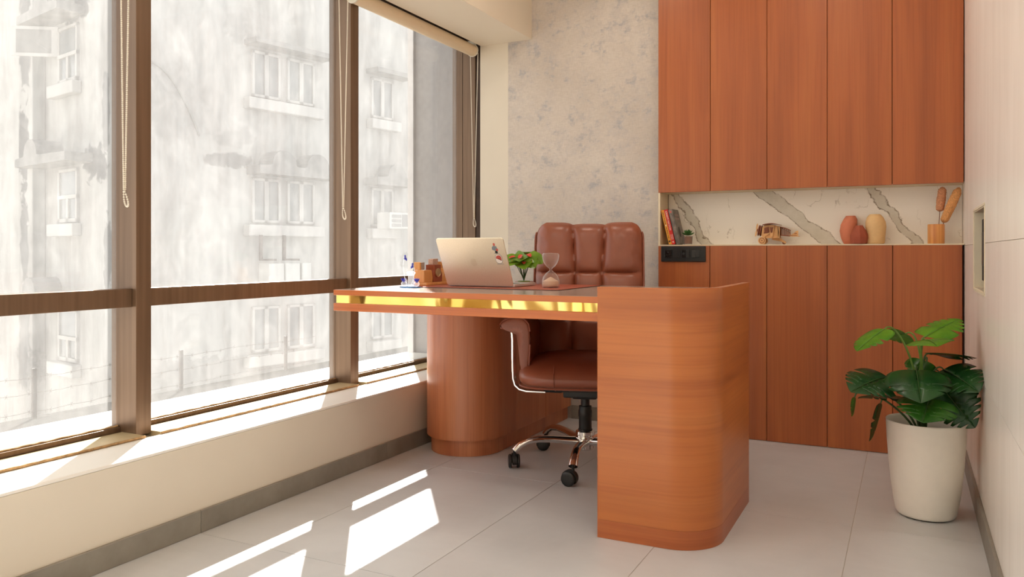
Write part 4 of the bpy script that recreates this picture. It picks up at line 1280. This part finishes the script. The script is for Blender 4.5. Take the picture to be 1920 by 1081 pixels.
for sgn, top in ((-1, .118), (1, .086)):
    base = Vector((QX + sgn * .008, QY - .012, cz))
    pts = bez(base, base + Vector((sgn * .012, 0, top * .3)), base + Vector((sgn * .032, 0, top * .75)), base + Vector((sgn * .010, 0, top)), 14)
    st_ = build(MB().tube(pts, .0015, 8), 'stalk', 'crystal', cr, smooth=True)
    hd = pts[-1]
    build(MB().ball(hd, .0052, n=10, m=6), 'bud', 'crystal', st_, smooth=True)
    for dx_, dz_ in ((0, .010), (-sgn * .008, -.014), (sgn * .002, -.010)):
        build(MB().tube([hd, hd + Vector((dx_ * .6, 0, dz_ * .6)), hd + Vector((dx_, 0, dz_))], [.0035, .0042, .0008], 8), 'petal', 'blue_glass', st_, smooth=True)

# ================================================================== THINGS IN THE NICHE
SHZ = .9362
def text_mesh(body, size, fn, parent, mat, name='lettering', align='CENTER'):
    cu = bpy.data.curves.new('lettering', 'FONT')
    cu.body = body; cu.size = size; cu.align_x = align; cu.align_y = 'CENTER'; cu.resolution_u = 2
    tmp = bpy.data.objects.new('tmp_text', cu)
    COL.objects.link(tmp)
    dg = bpy.context.evaluated_depsgraph_get()
    me = bpy.data.meshes.new_from_object(tmp.evaluated_get(dg))
    bpy.data.objects.remove(tmp); bpy.data.curves.remove(cu)
    org = ORI[parent.name]
    for v_ in me.vertices:
        p = Vector(fn(v_.co.x, v_.co.y)) - org
        v_.co = p
    me.materials.clear(); me.materials.append(M[mat])
    o = bpy.data.objects.new(name, me); COL.objects.link(o); o.parent = parent
    ORI[o.name] = org
    return o
def book(xb, lean, th, hgt, dep, m, label, name='book'):
    """book leaning to the left: xb = right end of the spine foot, spine faces -y"""
    ax = Vector((cos(lean), 0, sin(lean)))            # thickness direction
    up = Vector((-sin(lean), 0, cos(lean)))           # height direction
    y0 = CF + .012
    foot = Vector((xb, y0, SHZ + .0003))
    b = thing(name, label, 'book', tuple(foot), group='books leaning in the niche')
    F_ = lambda u, y, v: tuple(foot + ax * u + Vector((0, y, 0)) + up * v)
    mb = MB()
    def slab_(u0, u1, ya, yb, v0, v1):
        vs_ = [F_(u, y, v) for v in (v0, v1) for u, y in ((u0, ya), (u1, ya), (u1, yb), (u0, yb))]
        return MB().add(vs_, [(0, 3, 2, 1), (4, 5, 6, 7), (0, 1, 5, 4), (1, 2, 6, 5), (2, 3, 7, 6), (3, 0, 4, 7)])
    lift = 0
    cov = slab_(-th, 0, 0, .0016, lift, hgt + lift)
    c1 = slab_(-th, -th + .0012, .0016, dep, lift, hgt + lift); c2 = slab_(-.0012, 0, .0016, dep, lift, hgt + lift)
    cov.add(c1.v, c1.f); cov.add(c2.v, c2.f)
    build(cov, 'cover', m, b)
    build(slab_(-th + .0013, -.0013, .0017, dep - .003, .003 + lift, hgt - .003 + lift), 'pages', 'paper', b)
    return b, F_
LEAN = radians(13.5)
# foot x of the three books from the left; the lean raises the foot's right side, so it rests on its left bottom edge
def foot_x(x, th): return x
b1, F1 = book(-1.0660, LEAN, .0150, .178, .105, 'bk_or', 'orange paperback leaning leftmost in the marble niche')
b2, F2 = book(-1.0475, LEAN, .0180, .180, .110, 'bk_red', 'red paperback leaning between the orange and the grey book')
b3, F3 = book(-1.0235, LEAN, .0200, .180, .118, 'bk_grey', 'grey paperback with a photo cover leaning beside the succulent')
for b_, th in ((b1, .0150), (b2, .0180), (b3, .0200)):
    b_.location.z += th * sin(LEAN)
def spine(F_, th):
    return lambda x, y: F_(-th / 2 + y, -.0004, 0.178 * .5 - x)
text_mesh('KRANTI NATION', .0128, lambda x, y: F2(-.009 + y, -.0005, .122 - x), b2, 'print_w')
text_mesh('PRANJAL\nSHARMA', .0070, lambda x, y: F2(-.009 + y, -.0005, .038 - x), b2, 'print_w')
random.seed(5)
def scribble(F_, th, v0, v1, m, parent, h=.0045, uc=None):
    """tiny illegible lettering: a row of strokes down the spine"""
    mb = MB(); v_ = v1
    uc = -th / 2 if uc is None else uc
    while v_ > v0:
        w_ = random.uniform(.0012, .0030)
        hh = h * random.choice((.55, .6, 1.0))
        mb.add([F_(uc - hh / 2, -.0005, v_), F_(uc + hh / 2, -.0005, v_), F_(uc + hh / 2, -.0005, v_ - w_), F_(uc - hh / 2, -.0005, v_ - w_)], [(0, 1, 2, 3)])
        v_ -= w_ + random.choice((.0008, .0008, .0012, .003))
    build(mb, 'lettering', m, parent)
scribble(F1, .015, .105, .165, 'print_d', b1)
scribble(F1, .015, .030, .090, 'print_d', b1)
build(MB().add([F1(-.011, -.0005, .101), F1(-.004, -.0005, .101), F1(-.0075, -.0005, .092)], [(0, 1, 2)]), 'emblem', 'print_w', b1)
build(MB().add([F1(-.012, -.0005, .020), F1(-.003, -.0005, .020), F1(-.003, -.0005, .011), F1(-.012, -.0005, .011)], [(0, 1, 2, 3)]), 'emblem', 'print_d', b1)
build(MB().add([F2(-.012, -.0005, .016), F2(-.006, -.0005, .016), F2(-.006, -.0005, .009), F2(-.012, -.0005, .009)], [(0, 1, 2, 3)]), 'emblem', 'print_w', b2)
scribble(F3, .020, .070, .150, 'print_p', b3, .004)
build(MB().add([F3(-.014, -.0005, .172), F3(-.006, -.0005, .172), F3(-.006, -.0005, .162), F3(-.014, -.0005, .162)], [(0, 1, 2, 3)]), 'emblem', 'st_red', b3)
# cover lettering and a pale silhouette on the grey book's front board
for vv, n_ in ((.150, 6), (.132, 6)):
    mb = MB()
    for i in range(n_):
        ya = .022 + .012 * i
        a_ = [F3(.0004, ya, vv - .006), F3(.0004, ya + .0095, vv - .006), F3(.0004, ya + .0095, vv + .005), F3(.0004, ya, vv + .005)]
        mb.add(a_, [(0, 1, 2, 3)])
        c_ = [F3(.0006, ya + .003, vv - .003), F3(.0006, ya + .0065, vv - .003), F3(.0006, ya + .0065, vv + .002), F3(.0006, ya + .003, vv + .002)]
    build(mb, 'lettering', 'print_p', b3)
mb = MB().add([F3(.0004, .045 + .020 * cos(a), .062 + .028 * sin(a)) for a in [2 * pi * i / 14 for i in range(14)]], [tuple(range(14))])
build(mb, 'cover_picture', 'st_black', b3)

# succulent in a glass cube
SX, SYY = -0.992, 3.945
su = thing('succulent', 'small green succulent in a glass pot of pebbles beside the books', 'plant', (SX, SYY, SHZ))
build(MB().lathe([(0, SHZ), (.020, SHZ), (.0215, SHZ + .003), (.024, SHZ + .044), (.0225, SHZ + .044), (.020, SHZ + .004), (0, SHZ + .004)], 24, (SX, SYY, 0)), 'glass_pot', 'clear', su, smooth=True)
build(MB().lathe([(0, SHZ + .0045), (.0192, SHZ + .0045), (.0215, SHZ + .040), (.012, SHZ + .043), (0, SHZ + .044)], 22, (SX, SYY, 0)), 'pebbles', 'pebble', su, smooth=True)
for k in range(15):
    ring = 0 if k < 7 else (1 if k < 12 else 2)
    a = 2 * pi * k / (7 if ring == 0 else 5 if ring == 1 else 3) + ring * .5
    el = (.25, .75, 1.2)[ring]; L_ = (.034, .030, .026)[ring]
    d = Vector((cos(a) * cos(el), sin(a) * cos(el), sin(el)))
    p = Vector((SX, SYY, SHZ + .048))
    build(MB().tube([p, p + d * L_ * .35, p + d * L_ * .7 + Vector((0, 0, .002)), p + d * L_ + Vector((0, 0, .005))], [.003, .0065, .0062, .0008], 8, flat=.55), 'leaf', 'succ', su, smooth=True)

# wooden aeroplane puzzle
PX, PY = -0.56, 3.965
ap = thing('model_aeroplane', 'laser cut plywood model aeroplane standing in the marble niche', 'model aeroplane', (PX, PY, SHZ))
xz = lambda yy: (lambda u, v, w: (PX + u, PY + yy + w, SHZ + v))
def plate(poly, y0, y1, nm, m='ply', par=ap):
    return build(MB().prism(poly, y0, y1, xz(0)), nm, m, par)
for s_ in (-1, 1):
    y = .022 * s_
    sp_ = plate([(-.076, .040), (-.070, .085), (-.058, .093), (-.020, .094), (.000, .088), (.006, .060), (.004, .036), (-.02, .030), (-.05, .030)], y - .0015, y + .0015, 'side_plate')
    plate([(-.064, .052), (-.062, .080), (-.040, .084), (-.036, .060), (-.045, .050)], y + s_ * .0015, y + s_ * .0025, 'cut_out', 'ply_edge', sp_)
    plate([(-.040, .092), (-.014, .092), (-.022, .036), (-.032, .036)], y + s_ * .005, y + s_ * .0085, 'strut')
    plate([(-.036, .082), (-.019, .082), (-.0235, .056), (-.0315, .056)], y + s_ * .0086, y + s_ * .0092, 'strut_inset', 'ply_edge', sp_)
    plate([(.000, .084), (.010, .084), (.008, .034), (.002, .034)], y - .0015, y + .0015, 'frame_post')
    plate([(-.066, .048), (-.058, .052), (-.036, .056), (-.036, .050), (-.056, .040), (-.070, .020), (-.076, .020)], y + s_ * .003, y + s_ * .006, 'undercarriage_leg')
    # tail boom rails
    build(MB().tube([(PX + .006, PY + y * .8, SHZ + .084), (PX + .030, PY + y * .7, SHZ + .078), (PX + .055, PY + y * .5, SHZ + .066)], .0022, 4), 'tail_rail', 'ply_edge', ap)
    build(MB().tube([(PX + .006, PY + y * .8, SHZ + .044), (PX + .055, PY + y * .5, SHZ + .040), (PX + .085, PY + y * .2, SHZ + .040)], .0022, 4), 'tail_rail', 'ply_edge', ap)
    # wheels
    yw = .030 * s_
    axy = Vector((0, 1, 0)).to_track_quat('Z', 'Y').to_matrix()
    c_ = (PX - .071, PY + yw - .004, SHZ + .0185)
    wh = build(MB().lathe([(0, 0), (.0180, 0), (.0180, .008), (0, .008)], 28, c_, axy), 'wheel', 'ply', ap)
    build(MB().lathe([(.0105, -.001), (.013, -.001), (.013, .009), (.0105, .009)], 24, c_, axy), 'wheel_ring', 'ply_edge', wh)
    build(MB().lathe([(0, -.0015), (.003, -.0015), (.003, .0095), (0, .0095)], 10, c_, axy), 'wheel_hub', 'ply_edge', wh)
for k in range(6):
    u_ = .010 + .0085 * k; h0, h1 = .043 - .0005 * k, .084 - .0042 * k
    w_ = .019 - .0014 * k
    mb = MB().box(PX + u_ - .0012, PX + u_ + .0012, PY - w_, PY - w_ + .004, SHZ + h0, SHZ + h1).box(PX + u_ - .0012, PX + u_ + .0012, PY + w_ - .004, PY + w_, SHZ + h0, SHZ + h1)
    mb.box(PX + u_ - .0012, PX + u_ + .0012, PY - w_, PY + w_, SHZ + h1 - .006, SHZ + h1)
    build(mb, 'rib', 'ply_edge', ap)
plate([(.050, .040), (.090, .040), (.090, .066), (.080, .062), (.070, .053), (.060, .046), (.050, .046)], -.0015, .0015, 'tail_fin')
plate([(.072, .050), (.084, .050), (.084, .054), (.076, .054)], -.0022, -.0015, 'tail_slot', 'ply_edge')
build(MB().box(PX + .058, PX + .094, PY - .035, PY + .035, SHZ + .0375, SHZ + .0398), 'tail_plane', 'ply', ap)
build(MB().grid(lambda u, v: (PX - .066 + .074 * u, PY - .055 + .11 * v, SHZ + .0935 + .006 * sin(pi * u)), 10, 2), 'upper_wing', 'ply_edge', ap, solid=.003)
build(MB().box(PX - .048, PX + .012, PY - .045, PY + .045, SHZ + .030, SHZ + .0325), 'lower_wing', 'ply', ap)
axr = Vector((-1, 0, .18)).to_track_quat('Z', 'Y').to_matrix()
eng = build(MB().lathe([(0, 0), (.026, 0), (.026, .004), (.018, .004), (.018, .010), (.026, .010), (.026, .014), (.010, .014), (.006, .022), (0, .022)], 24, (PX - .078, PY, SHZ + .066), axr), 'engine', 'ply_edge', ap)
for k in range(7):
    a = 2 * pi * k / 7
    q = axr @ Vector((cos(a) * .021, sin(a) * .021, 0)) + Vector((PX - .070, PY, SHZ + .066))
    q2 = q + axr @ Vector((0, 0, -.010))
    build(MB().cyl(q, q2, .004, 8), 'cylinder', 'ply', eng)
pr = axr @ Vector((0, 0, .024)) + Vector((PX - .078, PY, SHZ + .066))
for s_ in (-1, 1):
    d = axr @ Vector((.15, s_ * 1.0, 0)) if False else Vector((.1 * s_, .35 * s_, s_)).normalized()
    build(MB().tube([pr, pr + d * .012, pr + d * .026, pr + d * .034], [.002, .0045, .0045, .001], 6, flat=.4), 'propeller_blade', 'ply', ap)
# rear support arm with small wheel
plate([(-.03, .030), (-.028, .022), (.012, .014), (.032, .004), (.037, .008), (.033, .014), (.014, .026), (.006, .030)], -.004, -.001, 'support_arm', 'ply')
build(MB().lathe([(0, 0), (.0085, 0), (.0085, .006), (0, .006)], 18, (PX + .026, PY - .0005, SHZ + .0086), axy), 'tail_wheel', 'ply_edge', ap)

# vases
def vase(cx_, cy_, prof, label, m, sx=1.0, sy=1.0, bend=0.0, lip=True, facets=36):
    v_ = thing('vase', label, 'vase', (cx_, cy_, SHZ), group=None)
    mb = MB().lathe([(r, SHZ + z) for r, z in prof], facets, (cx_, cy_, 0), None, sx, sy)
    if bend:
        zt = prof[-1][1]
        mb.v = [(x + bend * sin(pi * min(1, max(0, (z - SHZ) / zt))) , y, z) for x, y, z in mb.v]
    build(mb, 'body', m, v_, smooth=True, ang=50 if facets > 12 else 20)
    rt, zt = [(r, z) for r, z in prof if r > 0][-1]
    return v_
v1 = vase(-0.243, 4.006, [(0, 0), (.026, 0), (.030, .004), (.035, .030), (.0375, .062), (.036, .092), (.030, .116), (.0215, .1305), (.0205, .1320), (.018, .1312), (.017, .126), (0, .120)],
          'tall terracotta vase leaning over the small faceted vase', 'terra', bend=-.010)
v2 = vase(-0.203, 3.926, [(0, 0), (.030, 0), (.035, .003), (.0395, .026), (.0385, .040), (.027, .066), (.016, .0835), (.014, .0845), (.012, .0838), (.011, .080), (0, .076)],
          'small dark terracotta faceted vase in front of the tall one', 'terra_d', facets=9)
v3 = vase(-0.1375, 3.950, [(0, 0), (.036, 0), (.0405, .006), (.0395, .03), (.0405, .050), (.0435, .078), (.042, .100), (.035, .120), (.025, .1325), (.020, .1350), (.017, .1340), (.016, .128), (0, .122)],
          'pale sand coloured rounded vase beside the terracotta pair', 'cream_cer', bend=.004)

# bamboo cup and dried plumes
CX, CY = 0.1075, 3.945
cp = thing('bamboo_cup', 'striped bamboo cup holding dried plumes at the end of the niche', 'cup', (CX, CY, SHZ))
build(MB().lathe([(0, SHZ), (.0325, SHZ), (.0335, SHZ + .002), (.0335, SHZ + .084), (.0325, SHZ + .0855), (.0275, SHZ + .0855), (.0265, SHZ + .084), (.0265, SHZ + .008), (0, SHZ + .008)], 36, (CX, CY, 0)), 'body', 'bamboo', cp, smooth=True)
def plume(p0, p1, p2, r, m, label):
    p0, p1, p2 = map(Vector, (p0, p1, p2))
    pl = thing('dried_plume', label, 'dried plume', tuple(p0), group='dried plumes in the bamboo cup')
    build(MB().tube([p0, (p0 + p1) / 2, p1 + (p2 - p1) * .2], .0016, 6), 'stalk', 'twig', pl, smooth=True)
    mb = MB()
    n_ = 40
    ax = (p2 - p1).normalized()
    pts = [p1 + (p2 - p1) * (i / n_) for i in range(n_ + 1)]
    rs = [r * (min(1, (i / n_) / .07) ** .5) * (min(1, (1 - i / n_) / .12) ** .5) * (.80 + .2 * sin(pi * i / n_)) + .0006 for i in range(n_ + 1)]
    mb.tube(pts, rs, 18)
    rnd = random.Random(len(label))
    mb.v = [tuple(Vector(q) + Vector((rnd.uniform(-1, 1), rnd.uniform(-1, 1), rnd.uniform(-1, 1))) * .0011) for q in mb.v]
    build(mb, 'plume_head', m, pl, smooth=True, ang=80)
plume((CX + .008, CY + .012, SHZ + .0095), (CX + .0135, CY + .012, SHZ + .142), (CX + .026, CY + .010, SHZ + .250), .0175, 'tail1', 'upright tan dried plume in the bamboo cup')
plume((CX + .005, CY - .008, SHZ + .0095), (CX + .027, CY - .004, SHZ + .092), (CX + .090, CY + .004, SHZ + .245), .0185, 'tail2', 'golden dried plume tilted towards the tiled wall')

# ================================================================== MONSTERA
MX, MY = 0.052, 3.052
mo = thing('potted_monstera', 'artificial monstera with split leaves in a tall white pot by the tiled wall', 'potted plant', (MX, MY, 0))
pot = [(0, .004), (.080, .004), (.089, .006), (.094, .014), (.101, .050), (.109, .110), (.116, .180), (.121, .250), (.1245, .318), (.1250, .322), (.1235, .3245), (.1215, .322),
       (.1190, .260), (.1150, .240), (0, .240)]
build(MB().lathe(pot, 64, (MX, MY, 0)), 'pot', 'potw', mo, smooth=True, ang=50)
build(MB().lathe([(0, 0.0003), (.078, .0003), (.078, .0038), (0, .0038)], 40, (MX, MY, 0)), 'pot_foot', 'gasket', mo)
build(MB().lathe([(0, .2405), (.112, .2405), (.112, .248), (.05, .254), (0, .256)], 32, (MX, MY, 0)), 'soil', 'soil', mo, smooth=True)
RT = Vector((MX - .012, MY - .004, .25))
CAMP = Vector((0, 0, .9))
# base, tip, normal hint, width, material, slits, droop
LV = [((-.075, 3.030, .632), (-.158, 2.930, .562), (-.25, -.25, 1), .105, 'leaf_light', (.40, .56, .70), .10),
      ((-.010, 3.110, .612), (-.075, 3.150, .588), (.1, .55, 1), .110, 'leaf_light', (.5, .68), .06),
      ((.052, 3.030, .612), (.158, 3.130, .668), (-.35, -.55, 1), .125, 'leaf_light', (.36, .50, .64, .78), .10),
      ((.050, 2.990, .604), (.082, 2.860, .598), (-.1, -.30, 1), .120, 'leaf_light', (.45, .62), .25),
      ((.070, 3.070, .548), (.195, 2.960, .556), (.05, .25, 1), .105, 'leaf_dark', (.4, .55, .7), .10),
      ((.105, 3.040, .503), (.198, 2.880, .458), (-.45, -.25, 1), .130, 'leaf_dark', (.34, .48, .62, .76), .18),
      ((.098, 3.120, .478), (.196, 3.060, .392), (-.6, -.5, .8), .135, 'leaf_mid', (.34, .50, .64, .78), .12),
      ((.022, 2.940, .508), (.034, 2.800, .424), (.02, -.75, 1), .165, 'leaf_dark', (.42, .62), .22),
      ((-.066, 2.985, .474), (-.172, 2.850, .434), (.05, -.62, 1), .150, 'leaf_dark', (.30, .44, .58, .72), .22),
      ((-.020, 3.030, .400), (-.158, 2.985, .392), (.05, .10, 1), .120, 'leaf_dark', (.36, .52, .66), .18),
      ((.060, 2.900, .424), (.040, 2.800, .362), (-.02, -.8, .9), .150, 'leaf_mid', (.34, .50, .66), .22),
      ((.095, 3.000, .455), (.192, 2.950, .332), (-.65, -.55, .55), .135, 'leaf_dark', (.30, .44, .58, .70, .82), .10),
      ((-.088, 3.040, .372), (-.124, 3.020, .240), (1, .25, .1), .075, 'leaf_dark', (.4, .6), .10),
      ((-.172, 3.050, .384), (-.182, 3.045, .316), (1, .3, .1), .050, 'leaf_mid', (.5,), .10),
      ((.048, 3.120, .520), (.012, 3.080, .476), (-.2, -.7, .8), .090, 'leaf_mid', (.5, .7), .10)]
for k, (B, T, nrm, W_, m_, sl, dr) in enumerate(LV):
    B = Vector(B); T = Vector(T)
    hz = B - RT
    a_ = RT + Vector((random.uniform(-.012, .012), random.uniform(-.012, .012), 0))
    pts = bez(a_, a_ + Vector((hz.x * .08, hz.y * .08, max(.06, hz.z * .75))), B - (T - B).normalized() * .05 + Vector((0, 0, .02)), B, 14)
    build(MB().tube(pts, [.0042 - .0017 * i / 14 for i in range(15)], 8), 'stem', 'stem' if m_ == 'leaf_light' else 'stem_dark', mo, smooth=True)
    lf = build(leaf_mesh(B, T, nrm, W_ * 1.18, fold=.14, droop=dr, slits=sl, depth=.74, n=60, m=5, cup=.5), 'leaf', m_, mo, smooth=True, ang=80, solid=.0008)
    ax = (T - B); sdv = ax.normalized().cross(Vector(nrm)).normalized(); upv = sdv.cross(ax.normalized())
    Lb = ax.length
    rib = [B + ax * q + upv * (-dr * Lb * q * q + dr * Lb * q + .0008) for q in [i / 10 for i in range(10)]]
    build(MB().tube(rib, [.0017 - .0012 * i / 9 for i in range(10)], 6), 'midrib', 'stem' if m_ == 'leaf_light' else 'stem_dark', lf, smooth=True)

bpy.context.view_layer.update()
